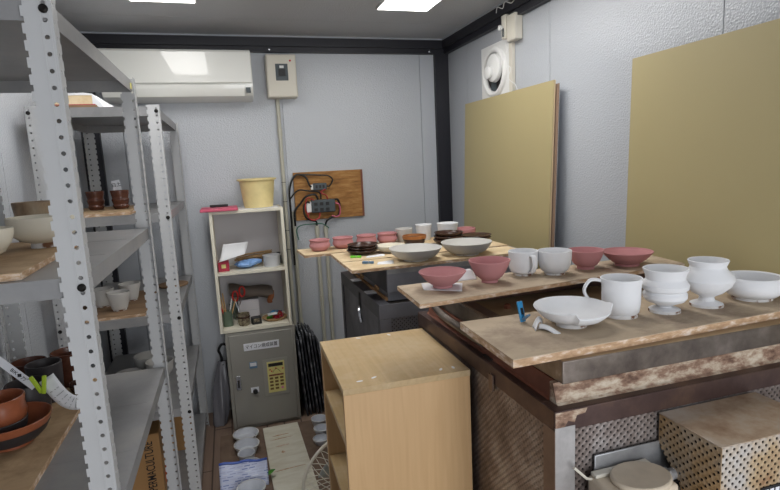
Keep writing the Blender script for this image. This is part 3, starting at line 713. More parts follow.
# limit switch box
SK = KZ + .022
bx(.09, .28, -.006, -.002, SK - .33, SK - .13).build('switch_bracket', M['galv'], t, bevel=.004)
sw = bx(.07, .215, -.10, -.007, SK - .30, SK - .165).build('limit_switch', M['switch_beige'], t, bevel=.008, seg=3)
MB().prism([(.062 * math.cos(a * PI / 12), .05 * math.sin(a * PI / 12)) for a in range(24)], 0, .012, Matrix.Translation((.155, -.062, SK - .165))).build('switch_lid', M['switch_beige'], sw, bevel=.004)
bx(.075, .21, -.03, -.012, SK - .165, SK - .157).build('switch_rim', M['ivory'], sw, bevel=.002)
MB().cyl((.2145, -.045, SK - .185), (.275, -.045, SK - .18), .012, 18).cyl((.225, -.045, SK - .184), (.24, -.045, SK - .183), .016, 6).build('cable_gland', M['galv'], sw)
MB().cyl((.2145, -.05, SK - .235), (.28, -.05, SK - .23), .014, 18).build('cable_gland', M['switch_beige'], sw)
MB().tube(smooth_path([(.075, -.06, SK - .185), (.055, -.06, SK - .18), (.035, -.06, SK - .19), (.02, -.055, SK - .22), (.018, -.05, SK - .35)], 6), .007, 10).build('cable', M['cable_beige'], sw)
MB().tube([(.03, -.02, SK - .135), (.06, -.02, SK - .165), (.075, -.02, SK - .17)], .003, 6).build('earth_wire', M['ivory'], sw)

# ------------------------------------------------------------------ far kiln
QX0, QX1, QY0, QY1, QZ = .525, 1.315, 1.962, 2.70, .96
t = thing('kiln', 'grey electric kiln at the back beside the pipes, boards of pots across its lid', 'kiln', (QX0, QY0, 0))
L, D = QX1 - QX0, QY1 - QY0
bx(.03, L - .03, .03, D - .03, .08, QZ - .01).build('core', M['body_dark'], t, smooth=0)
bx(.04, L - .04, .004, .006, .1, QZ - .05).build('front_panel', M['perf_grey'], t, smooth=0)
bx(.004, .006, .04, D - .04, .1, QZ - .05).build('side_panel', M['perf_grey_left'], t, smooth=0)
bx(.04, L - .04, D - .006, D - .004, .1, QZ - .05).build('back_panel', M['perf_grey'], t, smooth=0)
bx(0, L, 0, .004, QZ - .058, QZ).build('rim_frame', M['kiln_grey'], t)
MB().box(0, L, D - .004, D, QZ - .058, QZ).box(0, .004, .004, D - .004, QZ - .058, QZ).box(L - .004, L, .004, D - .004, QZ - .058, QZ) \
    .box(.004, .045, .004, D - .004, QZ - .004, QZ).box(L - .05, L - .004, .004, D - .004, QZ - .004, QZ).build('rim_frame', M['kiln_grey_shaded'], t)
bx(.0455, .0565, .07, D - .05, QZ - .004, QZ + .008).build('inner_wall', M['firebrick'], t)
bx(0, .045, -.001, .003, 0, QZ - .06).build('corner_post', M['kiln_grey'], t)
bx(-.001, .003, 0, .03, 0, QZ - .06).build('corner_post', M['kiln_grey_shaded'], t)
bx(-.001, .03, D - .04, D, 0, QZ - .06).build('corner_post', M['kiln_grey_shaded'], t)
bx(L - .04, L, .005, .04, 0, QZ - .06).build('corner_post', M['kiln_grey'], t)
bx(L - .04, L, D - .04, D, 0, QZ - .06).build('corner_post', M['kiln_grey_shaded'], t)
bx(.058, L - .052, .064, D - .08, QZ - .004, QZ + .028).build('lid_base', M['kiln_grey'], t)
ld = bx(.055, L - .046, .06, D - .05, QZ + .028, 1.0868).build('lid', M['kiln_grey'], t, bevel=.002)
bx(.0535, .055, .07, D - .06, QZ + .03, 1.08).build('lid_side', M['kiln_grey_shaded'], ld)  # thin skin that carries the shade of the lid's left side as colour
bx(.056, L - .05, .0585, .06, 1.067, 1.086).build('lid_edge', M['galv'], ld)
for y in (.2, .47):
    bx(.002, .05, y, y + .05, QZ, QZ + .003).build('hinge_plate', M['label_white'], t)
    bx(.05, .058, y, y + .05, QZ + .013, QZ + .025).build('hinge_strip', M['firebrick'], t)
bx(-.004, .0, .32, .345, QZ - .1, QZ - .02).build('latch', M['dark'], t)
MB().tube(smooth_path([(-.004, .305, QZ - .15), (-.008, .31, QZ - .12), (-.008, .318, QZ - .1), (-.004, .332, QZ - .09)], 5), .008, 8).build('latch_handle', M['chrome'], t)

# ------------------------------------------------------------------ boards on the kilns
def quad_board(name, label, c, z, th, mt, edge='board_edge', cat='board'):
    cx = sum(p[0] for p in c) / 4; cy = sum(p[1] for p in c) / 4
    P = [(x - cx, y - cy) for x, y in c]
    t = thing(name, label, cat, (cx, cy, z - th))
    MB().prism(P, 0, th - .0015).build('core', M[edge], t, smooth=0)
    MB().prism(P, th - .0015, th).build('surface', M[mt], t, smooth=0)
    return t
B1 = 1.115; B2 = 1.160; B3 = 1.100
quad_board('plywood_board', 'dusty plywood board across the near kiln lid under the tall white cups', [(.507, .898), (1.362, .926), (1.362, 1.166), (.516, 1.171)], B1, .0178, 'board_dirty')
quad_board('plywood_board', 'worn plywood board behind, carrying two white cups and four pink bowls', [(.430, 1.216), (1.326, 1.293), (1.344, 1.447), (.439, 1.431)], B2, .0118, 'board_dirty')
quad_board('plywood_board', 'pale plywood board under the two wide white bowls on the far kiln', [(.436, 2.010), (1.22, 2.03), (1.22, 2.205), (.434, 2.205)], B3, .0125, 'board_pale')
quad_board('plywood_board', 'pale plywood board under the dark bowl stack and cream dish', [(.435, 2.215), (1.24, 2.235), (1.24, 2.455), (.435, 2.455)], B3, .0125, 'board_pale')
quad_board('plywood_board', 'rearmost plywood board sticking out left under four pink pots', [(.316, 2.478), (1.26, 2.49), (1.26, 2.68), (.304, 2.68)], B3, .0125, 'board_pale')

# ------------------------------------------------------------------ pottery
def shell(outer, t_, n=44, wob=.004, seed=0):
    inn = []
    for (r, z) in reversed(outer[:-1] if len(outer) > 2 else outer):
        if z > outer[0][1] + t_ * 1.6 and r > t_ * 2: inn.append((r - t_, z))
    top = outer[-1]
    zb = outer[0][1] + t_ * 1.5
    p = [(0, outer[0][1])] + outer + [(top[0] - t_ * .25, top[1] + t_ * .35), (top[0] - t_ * .75, top[1] + t_ * .3), (top[0] - t_, top[1] - t_ * .3)] + inn
    p += [(inn[-1][0] * .6 if inn else top[0] * .5, zb), (0, zb)]
    return MB().lathe(p, n, wob=wob, seed=seed)
def curve(r0, r1, z0, z1, p, n=9):
    return [(r0 + (r1 - r0) * (i / n) ** p, z0 + (z1 - z0) * i / n) for i in range(n + 1)]
seedc = [0]
def pottery(name, label, cat, x, y, z, outer, mt, th=.005, foot=None, footm=None, group=None, wob=.004):
    seedc[0] += 1
    t = thing(name, label, cat, (x, y, z), group=group)
    f0 = 0
    if foot:
        rf, hf = foot
        MB().lathe([(0, hf * .6), (rf - .007, hf * .6), (rf - .006, 0), (rf, 0), (rf * .985, hf), (0, hf)], 36).build('foot', M[footm or mt], t)
    b = shell(outer, th, seed=seedc[0], wob=wob).build('body', M[mt], t)
    return t
def bowl_prof(r, rb, z0, h, p=.6): return curve(rb, r, z0, h, p, 10)

# near kiln board, left to right
x, y, z = .741, 1.041, B1
t = thing('bowl', 'white spouted dish with broken rim and split edge at left of near board', 'bowl', (x, y, z))
MB().lathe([(0, .005), (.026, .005), (.028, 0), (.036, 0), (.036, .009), (0, .009)], 36).build('foot', M['foot'], t)
n = 60; prof = [(.032, .008), (.05, .013), (.068, .024), (.08, .037), (.086, .045), (.0845, .0475), (.081, .046), (.066, .029), (.048, .018), (.02, .014), (0, .0135)]
mb = MB().lathe([(0, .008)] + prof, n)
nv = []
for (px, py, pz) in mb.v:
    r = math.hypot(px, py); a = math.degrees(math.atan2(py, px)) % 360
    if r > .045:
        k = (r - .045) / .041
        d1 = abs((a - 237 + 180) % 360 - 180); d2 = abs((a - 335 + 180) % 360 - 180)
        if 240 < a < 332: pz -= .0105 * k * min(1, (a - 240) / 8, (332 - a) / 8); 
        if d1 < 9: pz += .007 * k * (1 - d1 / 9); px *= 1 + .05 * k; py *= 1 + .05 * k
        if d2 < 10: px *= 1 + .09 * k * (1 - d2 / 10); py *= 1 + .09 * k * (1 - d2 / 10); pz += .003 * k
    nv.append((px, py, pz))
mb.v = nv; mb.build('body', M['whiteclay'], t)

def handle(t, r0, z0, z1, ang, out, mt, rad=.006, shift=0):
    a = math.radians(ang); u = Vector((math.cos(a), math.sin(a), 0))
    pts = [u * (r0 - .002) + Vector((0, 0, z1)), u * (r0 + out * .3) + Vector((0, 0, z1 + .005)), u * (r0 + out * .72) + Vector((0, 0, z1 + .003)), u * (r0 + out) + Vector((0, 0, z1 - .014)), u * (r0 + out) + Vector((0, 0, (z0 + z1) / 2)), u * (r0 + out * .8) + Vector((0, 0, z0 + .014)), u * (r0 + out * .42) + Vector((0, 0, z0 + .003)), u * (r0 - .002) + Vector((0, 0, z0))]
    MB().tube(smooth_path(pts, 7), rad, 12, flat=(1.5, .75)).build('handle', M[mt], t)
r = .046
t = pottery('mug', 'tall white mug with looped handle at left, on near board', 'mug', .890, 1.053, B1, [(.036, .006), (.0415, .012), (.044, .03), (.0445, .05), (.0445, .066), (.0455, .08), (.0485, .093)], 'whiteclay', .0045, (.039, .008), 'foot')
handle(t, .044, .028, .084, 152, .04, 'whiteclay', .0052)
pottery('goblet', 'white rippled goblet with three swellings beside the handled mug', 'goblet', 1.007, 1.038, B1, [(.014, .0135), (.026, .02), (.044, .028), (.05, .036), (.05, .046), (.0455, .052), (.0525, .058), (.054, .068), (.049, .076), (.045, .082), (.0465, .092), (.0525, .107)], 'whiteclay', .0045, (.037, .006), 'foot')
o = MB().lathe([(.0365, .0058), (.03, .008), (.0165, .011), (.0145, .0136), (.02, .018), (0, .018)], 36).build('stem', M['whiteclay'], COL.objects[-1].parent)
pottery('goblet', 'white footed vase with round belly and flared lip, tallest on near board', 'goblet', 1.134, 1.034, B1, [(.0165, .022), (.02, .026), (.036, .035), (.054, .052), (.0605, .068), (.057, .080), (.044, .093), (.0405, .101), (.0465, .116)], 'whiteclay', .0045, (.0385, .006), 'foot')
o = MB().lathe([(.038, .0058), (.031, .009), (.019, .014), (.0165, .0222), (.022, .028), (0, .028)], 36).build('stem', M['whiteclay'], COL.objects[-1].parent)
pottery('bowl', 'low white bowl with inturned rim at the far right of near board', 'bowl', 1.286, 1.035, B1, [(.044, .006), (.056, .011), (.068, .022), (.0735, .036), (.0725, .048), (.0685, .058)], 'whiteclay', .005, (.046, .0075), 'foot')

# second board
pottery('bowl', 'pink clay bowl resting on white paper at left end of second board', 'bowl', .547, 1.352, B2 + .0025, [(.027, .006), (.032, .009)] + curve(.036, .066, .012, .043, .8, 6), 'pinkclay', .0045, (.0275, .0065))
pottery('bowl', 'deeper pink clay bowl between the paper and white mug', 'bowl', .692, 1.353, B2 + .0006, [(.024, .007), (.03, .012)] + curve(.034, .0595, .015, .062, .75, 7), 'pinkclay', .0045, (.0235, .008))
t = pottery('mug', 'squat white mug with ear handle, left of white cup', 'mug', .822, 1.39, B2, [(.028, .006), (.036, .011), (.041, .024), (.0425, .045), (.0425, .06), (.0435, .072)], 'whiteclay', .004, (.0265, .0075), 'foot')
handle(t, .041, .014, .058, -88, .02, 'whiteclay', .0052)
pottery('cup', 'round white handleless cup between white mug and pink bowl', 'cup', .908, 1.358, B2, [(.03, .006), (.038, .012), (.045, .026), (.0485, .046), (.0495, .0695)], 'whiteclay', .004, (.0295, .0075), 'foot')
pottery('bowl', 'pink clay bowl right of the round white cup', 'bowl', 1.031, 1.377, B2, [(.025, .008), (.032, .013)] + curve(.036, .0545, .017, .0575, .8, 6), 'pinkclay', .0045, (.0255, .009))
pottery('bowl', 'wide shallow pink bowl at right end of second board', 'bowl', 1.169, 1.360, B2, [(.034, .006), (.042, .010), (.055, .02)] + curve(.06, .0755, .025, .0425, .9, 4), 'pinkclay', .0045, (.036, .007))

# far kiln boards
pottery('bowl', 'wide white bowl, left of the pair on the far kiln', 'bowl', .733, 2.103, B3, [(.053, .005), (.075, .011)] + curve(.085, .112, .018, .051, .7, 6), 'greyclay', .005, (.054, .006), 'foot')
pottery('bowl', 'wide white bowl, right of the pair on the far kiln', 'bowl', .972, 2.113, B3, [(.053, .005), (.074, .011)] + curve(.084, .11, .018, .054, .7, 6), 'greyclay', .005, (.054, .006), 'foot')
stk = [('lowest dark brown bowl of the small stack left of cream dish', .0), ('middle dark brown bowl of the small stack left of cream dish', .0125), ('top dark brown bowl of the small stack left of cream dish', .025)]
for k, (lab, dz) in enumerate(stk):
    pottery('bowl', lab, 'bowl', .567 + .002 * k, 2.37, B3 + dz, [(.034, .004), (.052, .007), (.066, .013), (.072, .021)], 'darkglaze', .0035, (.034, .005), group='dark glazed bowls')
pottery('bowl', 'flat cream dish behind the left wide white bowl', 'bowl', .695, 2.345, B3, [(.031, .004), (.045, .008), (.062, .02), (.069, .033)], 'creamclay', .0045, (.032, .005))
gp = 'row of small pink pots on the rearmost board'
def pinkpot(x, y, lab, r):
    pottery('pot', lab, 'pot', x, y, B3, [(.03, .0), (.04, .006), (r * .97, .02), (r * .98, .028), (r * .9, .039), (r * .88, .043), (r * .97, .053)], 'pinkclay', .0045, group=gp)
pinkpot(.407, 2.585, 'small pink pot at the left end of the rear row', .052)
pinkpot(.526, 2.600, 'small pink pot second from left in the rear row', .053)
pinkpot(.650, 2.610, 'small pink pot third from left in the rear row', .053)
pinkpot(.762, 2.618, 'small pink pot nearest the white cups in the rear row', .053)
pottery('cup', 'white tapered cup behind the ochre bowl', 'cup', .856, 2.625, B3, [(.033, 0), (.037, .015), (.041, .045), (.0445, .068)], 'greyclay', .004)
pottery('cup', 'tallest white cup in the rear row', 'cup', .965, 2.625, B3, [(.033, 0), (.037, .015), (.039, .05), (.043, .08)], 'whiteclay', .004)
t = pottery('bowl', 'ochre rimmed brown bowl with looped pattern in front of white cups', 'bowl', .868, 2.50, B3, [(.042, 0), (.052, .012), (.058, .034)], 'darkglaze', .0045)
MB().lathe([(.0582, .031), (.0605, .046), (.0565, .047), (.0555, .036), (.053, .030)], 40).build('rim', M['ochre'], t)
for k, (lab, dz) in enumerate([('lowest brown bowl of the stack behind the right wide white bowl', 0), ('middle brown bowl of the stack behind the right wide white bowl', .017), ('top brown bowl of the stack behind the right wide white bowl', .034)]):
    pottery('bowl', lab, 'bowl', 1.014 + .003 * k, 2.42, B3 + dz, [(.04, .003), (.058, .008), (.068, .016), (.072, .025)], 'darkglaze', .004, (.041, .004), group='brown stacked bowls')
pottery('bowl', 'lower brown saucer of the pair right of the bowl stack', 'bowl', 1.165, 2.415, B3, [(.04, .003), (.056, .009), (.075, .022)], 'brownglaze', .004, (.041, .004))
pottery('bowl', 'upper brown saucer of the pair right of the bowl stack', 'bowl', 1.166, 2.415, B3 + .012, [(.04, .003), (.056, .009), (.076, .022)], 'darkglaze', .004, (.041, .004))
pottery('pot', 'pink pot half hidden behind the brown saucers', 'pot', 1.19, 2.595, B3, [(.034, 0), (.048, .014), (.054, .03), (.053, .047)], 'pinkclay', .0045)
pottery('bowl', 'white crumple-rimmed bowl behind the brown bowl stack', 'bowl', 1.075, 2.565, B3, [(.036, 0), (.045, .02), (.05, .06), (.054, .085)], 'whiteclay', .006, wob=.035)

# papers and clips on the boards
def wavy(poly, z, name, label, mt='paper', amp=.004, n=10):
    (ax, ay), (bx_, by_), (cx_, cy_), (dx_, dy_) = poly
    def fn(u, v):
        x = (ax * (1 - u) + bx_ * u) * (1 - v) + (dx_ * (1 - u) + cx_ * u) * v
        y = (ay * (1 - u) + by_ * u) * (1 - v) + (dy_ * (1 - u) + cy_ * u) * v
        return Vector((x, y, z + .0006 + amp * (.5 + .5 * math.sin(7 * u + 3 * v)) * (u * v)))
    o = MB().sheet(fn, n, n).build(name, M[mt], solid=.0006, off=1); tag(o, label, 'paper'); return o
wavy([(.488, 1.345), (.575, 1.285), (.615, 1.37), (.51, 1.425)], B2, 'paper_sheet', 'white paper under the leftmost pink bowl', amp=.0015)
def crump(u, v):
    return Vector((.60 + .075 * u + .01 * v, 1.40 + .028 * v, B2 + .001 + .034 * (math.sin(PI * u) ** .7) * v * (.9 + .15 * math.sin(9 * u))))
tag(MB().sheet(crump, 12, 6).build('tissue', M['paper'], solid=.001), 'crumpled white tissue standing between the first two pink bowls', 'tissue')
t = thing('peg_clip', 'bright blue peg clip lying on white scrap at left of near board', 'peg', (.655, 1.085, B1), .3)
MB().box(-.008, .008, -.006, .0, 0, .05, rot('X', -14, (0, .02, .001))).build('arm', M['blue'], t, bevel=.002)
MB().box(-.006, .006, .0, .005, 0, .03, rot('X', 50, (0, .02, .002))).build('arm', M['slate'], t, bevel=.002)
MB().box(-.004, .004, -.0066, -.006, .018, .034, rot('X', -14, (0, .02, .001))).build('print', M['ink'], t)
mb = MB()
def scrap(u, v):
    x = .640 + .04 * u; w = .03 * (1 - .5 * u)
    return Vector((x + .01 * v, 1.045 + .03 * u + w * (v - .5), B1 + .0015 + .012 * math.sin(PI * u) * (1 + .5 * math.sin(3 * v)) + .008 * u * v))
mb.sheet(scrap, 10, 5)
def scrap2(u, v): return Vector((.650 + .025 * u + .016 * v, 1.04 - .055 * u + .004 * v, B1 + .001 + .011 * (1 - u) * math.sin(PI * v) + .004 * math.sin(5 * u)))
mb.sheet(scrap2, 8, 5)
tag(mb.build('paper_scrap', M['paper'], solid=.001, off=1), 'twisted white paper scrap beside the bright blue peg', 'paper')
def clip(x, y, z, rz, m1, lab):
    t = thing('peg_clip', lab, 'peg', (x, y, z), rz)
    MB().box(-.004, .045, -.005, 0, 0, .01, rot('Z', 12)).build('arm', M[m1], t, bevel=.0015)
    MB().box(-.004, .045, 0, .005, 0, .01, rot('Z', -12)).build('arm', M[m1], t, bevel=.0015)
    MB().cyl((.018, 0, 0), (.018, 0, .0115), .004, 8).build('spring', M['chrome'], t)
clip(.535, 2.275, B3, 2.7, 'limegreen', 'bright green peg in front of the small dark bowl stack')
wavy([(.555, 2.255), (.64, 2.255), (.655, 2.30), (.57, 2.30)], B3, 'paper_sheet', 'small white paper between green peg and cream dish', amp=.004)
clip(.545, 2.10, B3 + .002, 2.6, 'slate', 'slate blue peg left of the wide white bowls')
wavy([(.555, 2.075), (.622, 2.06), (.64, 2.125), (.575, 2.13)], B3, 'paper_sheet', 'small white paper beside the slate blue peg', amp=.003)

# ------------------------------------------------------------------ steel shelving
def upright(h, sx, sy, parent, m):
    """slotted angle; corner at origin, one leg along sx*x, other along sy*y"""
    e0, e1 = .006, .016
    mb = MB(); n = round(h / .028); p = h / n
    def leg(ax):
        Wd = .0465 if ax == 0 else .03
        def P(u, z): return (sx * u, 0, z) if ax == 0 else (0, sy * u, z)
        for i in range(n):
            z0 = i * p; z1 = z0 + p; zc = (z0 + z1) / 2
            cu = (e0 + e1) / 2; r = .0042
            hole = [P(cu + r * math.cos(PI / 8 + k * PI / 4), zc + r * math.sin(PI / 8 + k * PI / 4)) for k in range(8)]
            outer = [P(e1, zc + .004), P(e1, z1), P(e0, z1), P(e0, zc + .004), P(e0, zc - .004), P(e0, z0), P(e1, z0), P(e1, zc - .004)]
            k0 = [0, 1, 2, 3, 4, 5, 6, 7]
            vs = hole + outer
            mb.add(vs, [(k, (k + 1) % 8, 8 + (k + 1) % 8, 8 + k) for k in range(8)])
            mb.add([P(0, z0), P(e0, z0), P(e0, z1), P(0, z1)], [(0, 1, 2, 3)])
            za, zb = zc - .0055, zc + .0055; nt_ = .0042
            mb.add([P(e1, z0), P(Wd - nt_, z0), P(Wd - nt_, z1), P(e1, z1)], [(0, 1, 2, 3)])
            mb.add([P(Wd - nt_, z0), P(Wd, z0), P(Wd, za), P(Wd - nt_, za)], [(0, 1, 2, 3)])
            mb.add([P(Wd - nt_, zb), P(Wd, zb), P(Wd, z1), P(Wd - nt_, z1)], [(0, 1, 2, 3)])
    leg(0); leg(1)
    for u in (e0 - .002, e1 + .0015):
        mb.box(min(sx * u, sx * (u + .0012)), max(sx * u, sx * (u + .0012)), -.0012 * sy - .0006, -.0012 * sy + .0006, 0, h)
    return mb.build('upright', m, parent, solid=.0022, off=0, smooth=0)
def rack(label, x0, x1, y0, y1, top, levels, lip=.037):
    t = thing('steel_shelf', label, 'shelf', (x1, y0, 0))
    w, d = x1 - x0, y1 - y0
    for (cx, sx) in ((0, -1), (-w, 1)):
        for (cy, sy) in ((0, 1), (d, -1)):
            u = upright(top + .002, sx, sy, t, M['steel']); u.location = (cx - sx * .008, cy - sy * .004, .001)
    g = .0022
    for z in levels:
        mb = MB()
        mb.box(-w + g, -g, g, d - g, z - .0014, z)
        mb.box(-w + g, -g, g, g + .0014, z - lip, z - .0014); mb.box(-w + g, -g, d - g - .0014, d - g, z - lip, z - .0014)
        mb.box(-w + g, -w + g + .0014, g + .0014, d - g - .0014, z - lip, z - .0014); mb.box(-g - .0014, -g, g + .0014, d - g - .0014, z - lip, z - .0014)
        for yy in (.33, .66): mb.box(-w + .02, -.02, d * yy - .002, d * yy + .002, z, z + .0006)
        s = mb.build('shelf', M['steel_pan'], t, smooth=0)
        for cx, sx in ((-.003, 0), (-w + .003, 0)):
            MB().lathe([(0, 0), (.0075, 0), (.0075, .003), (.004, .0055), (0, .0055)], 12, rot('X', 90, (cx + sx * -.0105, -.0052, z - .019))).build('bolt', M['bolt'], s)
    return t
U1 = dict(x0=-.717, x1=-.267, y0=1.085, y1=1.965)
LV1 = [1.813, 1.33, .837, .11]
u1 = rack('nearer grey slotted-steel shelf unit at left with glazed pots', top=1.815, levels=LV1, **U1)
bx(-.004, .002, .85, .862, LV1[0] - .03, LV1[0] - .012, None).build('corner_sticker', M['keypad'], u1)
U2 = dict(x0=-.69, x1=-.24, y0=2.36, y1=3.235)
LV2 = [1.775, 1.35, .925, .505, .08]
u2 = rack('farther grey slotted-steel shelf unit beside the cream shelf', top=1.777, levels=LV2, **U2)

def simple_board(name, label, x0, x1, y0, y1, z, th, mt, rz=0):
    t = thing(name, label, 'board', ((x0 + x1) / 2, (y0 + y1) / 2, z), rz)
    w, d = (x1 - x0) / 2, (y1 - y0) / 2
    bx(-w, w, -d, d, 0, th - .0015).build('core', M['board_edge'], t, smooth=0)
    bx(-w, w, -d, d, th - .0015, th).build('surface', M[mt], t, smooth=0)
    return t
Z1 = LV1[1] + .0008; Z2 = LV1[2] + .0008
simple_board('plywood_board', 'plywood board on the middle tier of the nearer steel shelf', -.705, -.382, 1.10, 1.66, Z1, .014, 'board_shelf', math.radians(2))
simple_board('plywood_board', 'plywood board on the lower tier of the nearer steel shelf', -.705, -.465, 1.10, 1.94, Z2, .0145, 'board_shelf')
T1 = Z1 + .0142; T2 = Z2 + .0147
# middle tier pots
pottery('bowl', 'small white bowl at the very left of the middle tier', 'bowl', -.508, 1.335, T1, [(.02, .006), (.036, .014), (.05, .034), (.056, .052), (.057, .064)], 'creamclay', .0045, (.02, .0075))
pottery('bowl', 'large white footed bowl on the middle tier', 'bowl', -.440, 1.500, T1, [(.03, .012), (.045, .016), (.066, .03), (.074, .05), (.0765, .075)], 'creamclay', .005, (.032, .014), 'foot')
pottery('pot', 'streaky tan and brown pot behind the large white bowl', 'pot', -.53, 1.74, Z1, [(.042, 0), (.047, .02), (.047, .085), (.05, .116)], 'tanpot', .005)
# lower tier pots
t = pottery('bowl', 'wide terracotta dish with a dark band at front of lower tier', 'bowl', -.578, 1.50, T2, [(.045, .006), (.055, .01), (.075, .028), (.088, .050), (.0945, .066)], 'terra', .005, (.047, .007))
MB().lathe([(.0615, .0125), (.0775, .0275), (.0875, .046), (.0865, .046), (.0765, .029), (.06, .0135)], 44).build('glaze_band', M['blackglaze'], t)
pottery('bowl', 'lower dark and terracotta bowl nested in the wide terracotta dish', 'bowl', -.60, 1.515, T2 + .0165, [(.04, 0), (.047, .008), (.054, .024), (.057, .042)], 'blackglaze', .005)
pottery('bowl', 'terracotta pot stacked upon the dark bowl in the wide dish', 'bowl', -.598, 1.515, T2 + .0505, [(.044, 0), (.052, .01), (.056, .028), (.0525, .046), (.055, .068)], 'terra', .005)
pottery('pot', 'matt black pot behind the terracotta dish', 'pot', -.583, 1.655, T2, [(.042, 0), (.05, .015), (.055, .05), (.053, .1)], 'blackglaze', .005)
pottery('pot', 'black mug shaped pot behind the matt black pot', 'pot', -.572, 1.768, T2, [(.038, 0), (.044, .02), (.046, .06), (.048, .115)], 'blackglaze', .005)
pottery('bowl', 'brown glazed pot behind the black mug shaped pot, left', 'bowl', -.645, 1.872, T2, [(.03, 0), (.042, .018), (.048, .05), (.05, .095)], 'brownglaze', .005)
pottery('pot', 'tallest red-brown pot beside the front upright on the lower tier', 'pot', -.535, 1.885, T2, [(.036, 0), (.046, .03), (.05, .08), (.053, .108)], 'brownglaze', .005)
pottery('bowl', 'small dark bowl partly hidden by the front upright', 'bowl', -.490, 1.80, T2, [(.02, 0), (.03, .012), (.034, .03)], 'darkglaze', .004)
# tags
t = thing('price_tag', 'white curled paper tag held by a lime peg at the black pot', 'tag', (-.524, 1.63, T2))
def tagf(u, v):
    w_ = u * 1.3
    x, z = .008 + .07 * w_, .125 - .08 * math.sin(min(1.25, w_) * PI / 2)
    tx, tz = .07, -.08 * PI / 2 * math.cos(min(1.25, w_) * PI / 2)
    q = math.hypot(tx, tz); o_ = (v - .5) * .042
    return Vector((x - tz / q * o_, -.03 - .012 * math.sin(PI * u), z + tx / q * o_))
MB().sheet(tagf, 16, 4).build('card', M['paper'], t, solid=.0008)
mb = MB(); rg = random.Random(5)
for i in range(6):
    for j in range(9):
        if rg.random() < .75:
            p = tagf(.2 + i * .1, .15 + j * .08); q = tagf(.2 + i * .1 + .015, .15 + j * .08 + .05)
            mb.tube([p + Vector((0.001, -.0016, 0)), q + Vector((.001, -.0016, 0))], .0006, 4)
mb.build('handwriting', M['charcoal'], t)
t = thing('peg_clip', 'lime peg clipped to the rim of the matt black pot', 'peg', (-.527, 1.588, T2 + .100))
MB().box(-.005, .005, -.004, .004, 0, .052, rot('Y', -24, (0, 0, -.01))).build('arm', M['lime'], t, bevel=.0015)
MB().box(-.005, .005, -.004, .004, 0, .05, rot('Y', 8, (.006, -.005, -.012))).build('arm', M['lime'], t, bevel=.0015)
t = thing('name_tag', 'white strip label with black lettering leaning on the black pots', 'tag', (-.5735, 1.605, T2 + .118))
Mt = Matrix.Translation((0, 0, .0)) @ Matrix.Rotation(math.radians(50), 4, 'Y')
bx(-.105, .03, -.0012, 0, .0, .021, Mt).build('strip', M['label_white'], t)
tm = text_mesh('BIK◆ｱﾂﾞ', .013, 'lettering', M['ink'], t, (0, 0, 0), (PI / 2, 0, 0), width=.05)
tm.matrix_local = Mt @ Matrix.Translation((-.02, -.0014, .0105)) @ Matrix.Rotation(PI / 2, 4, 'X')
tag(bx(-.70, -.672, 1.52, 1.535, T2, T2 + .12).build('yellow_label', M['keypad']), 'yellow card strip at the left edge of the lower tier', 'card')

# farther rack contents
T = LV2[0] + .0008
t = thing('wood_stack', 'pale stacked boards with a torn white edge on the farther rack top', 'board', (-.545, 2.6, T))
bx(-.12, .075, -.15, .3, 0, .018).build('board', M['board_dark'], t, smooth=0)
bx(-.12, .07, -.15, .3, .018, .021).build('red_sheet', M['crimson'], t, smooth=0)
bx(-.12, .06, -.15, .3, .021, .055).build('board', M['board_pale'], t, smooth=0)
MB().prism([(.06, .021), (.1, .0), (.102, .006), (.085, .03), (.06, .062), (.03, .066), (-.05, .062), (-.05, .056), (.056, .056)], -.149, .29, Matrix(((1, 0, 0, 0), (0, 0, 1, 0), (0, 1, 0, 0), (0, 0, 0, 1)))).build('paper', M['paper'], t)
T = LV2[1] + .0008
simple_board('plywood_board', 'brown board under the two dark ribbed cups on the farther rack', -.68, -.385, 2.375, 2.84, T, .0135, 'board_shelf')
T += .0137
def ribcup(x, y, lab):
    pottery('cup', lab, 'cup', x, y, T, [(.026, 0), (.031, .006), (.034, .014), (.031, .022), (.034, .032), (.036, .040), (.0325, .048), (.0345, .058), (.0365, .066), (.038, .08)], 'brownglaze', .004, group='dark brown ribbed cups')
ribcup(-.560, 2.64, 'dark brown ribbed cup, left of the two')
ribcup(-.455, 2.61, 'dark brown ribbed cup with a white tag behind it')
t = thing('name_tag', 'white tag with black writing standing behind the right ribbed cup', 'tag', (-.462, 2.675, T))
Mt = Matrix.Rotation(math.radians(-8), 4, 'Y')
bx(-.017, .017, 0, .001, 0, .125, Mt).build('card', M['label_white'], t)
tm = text_mesh('白土', .02, 'lettering', M['ink'], t, (0, 0, 0), (0, 0, 0)); tm.matrix_local = Mt @ Matrix.Translation((0, -.0006, .105)) @ Matrix.Rotation(PI / 2, 4, 'X')
T = LV2[2] + .0008
simple_board('plywood_board', 'brown plywood board under the white cups on the farther rack', -.68, -.375, 2.375, 2.86, T, .0125, 'board_dark')
T += .0127
def wcup(x, y, lab, r):
    pottery('cup', lab, 'cup', x, y, T, [(.026, .005), (.031, .008), (.037, .03), (.041, .055), (.0455, .066), (r, .079)], 'greyclay', .004, (.027, .006), 'foot', group='white flared cups')
wcup(-.488, 2.486, 'white flared cup nearest, in front of the other two', .0465)
wcup(-.572, 2.59, 'white flared cup at the left of the three', .0475)
wcup(-.472, 2.66, 'white flared cup at the back right of the three', .047)
o = MB().lathe([(0, 0), (.072, 0), (.075, .004), (.075, .01), (0, .012)], 36).build('round_bat', M['board_dark'], loc=(-.318, 2.97, LV2[2] + .0008)); tag(o, 'round wooden bat on the third tier of the farther rack', 'board')
T = LV2[3] + .0008
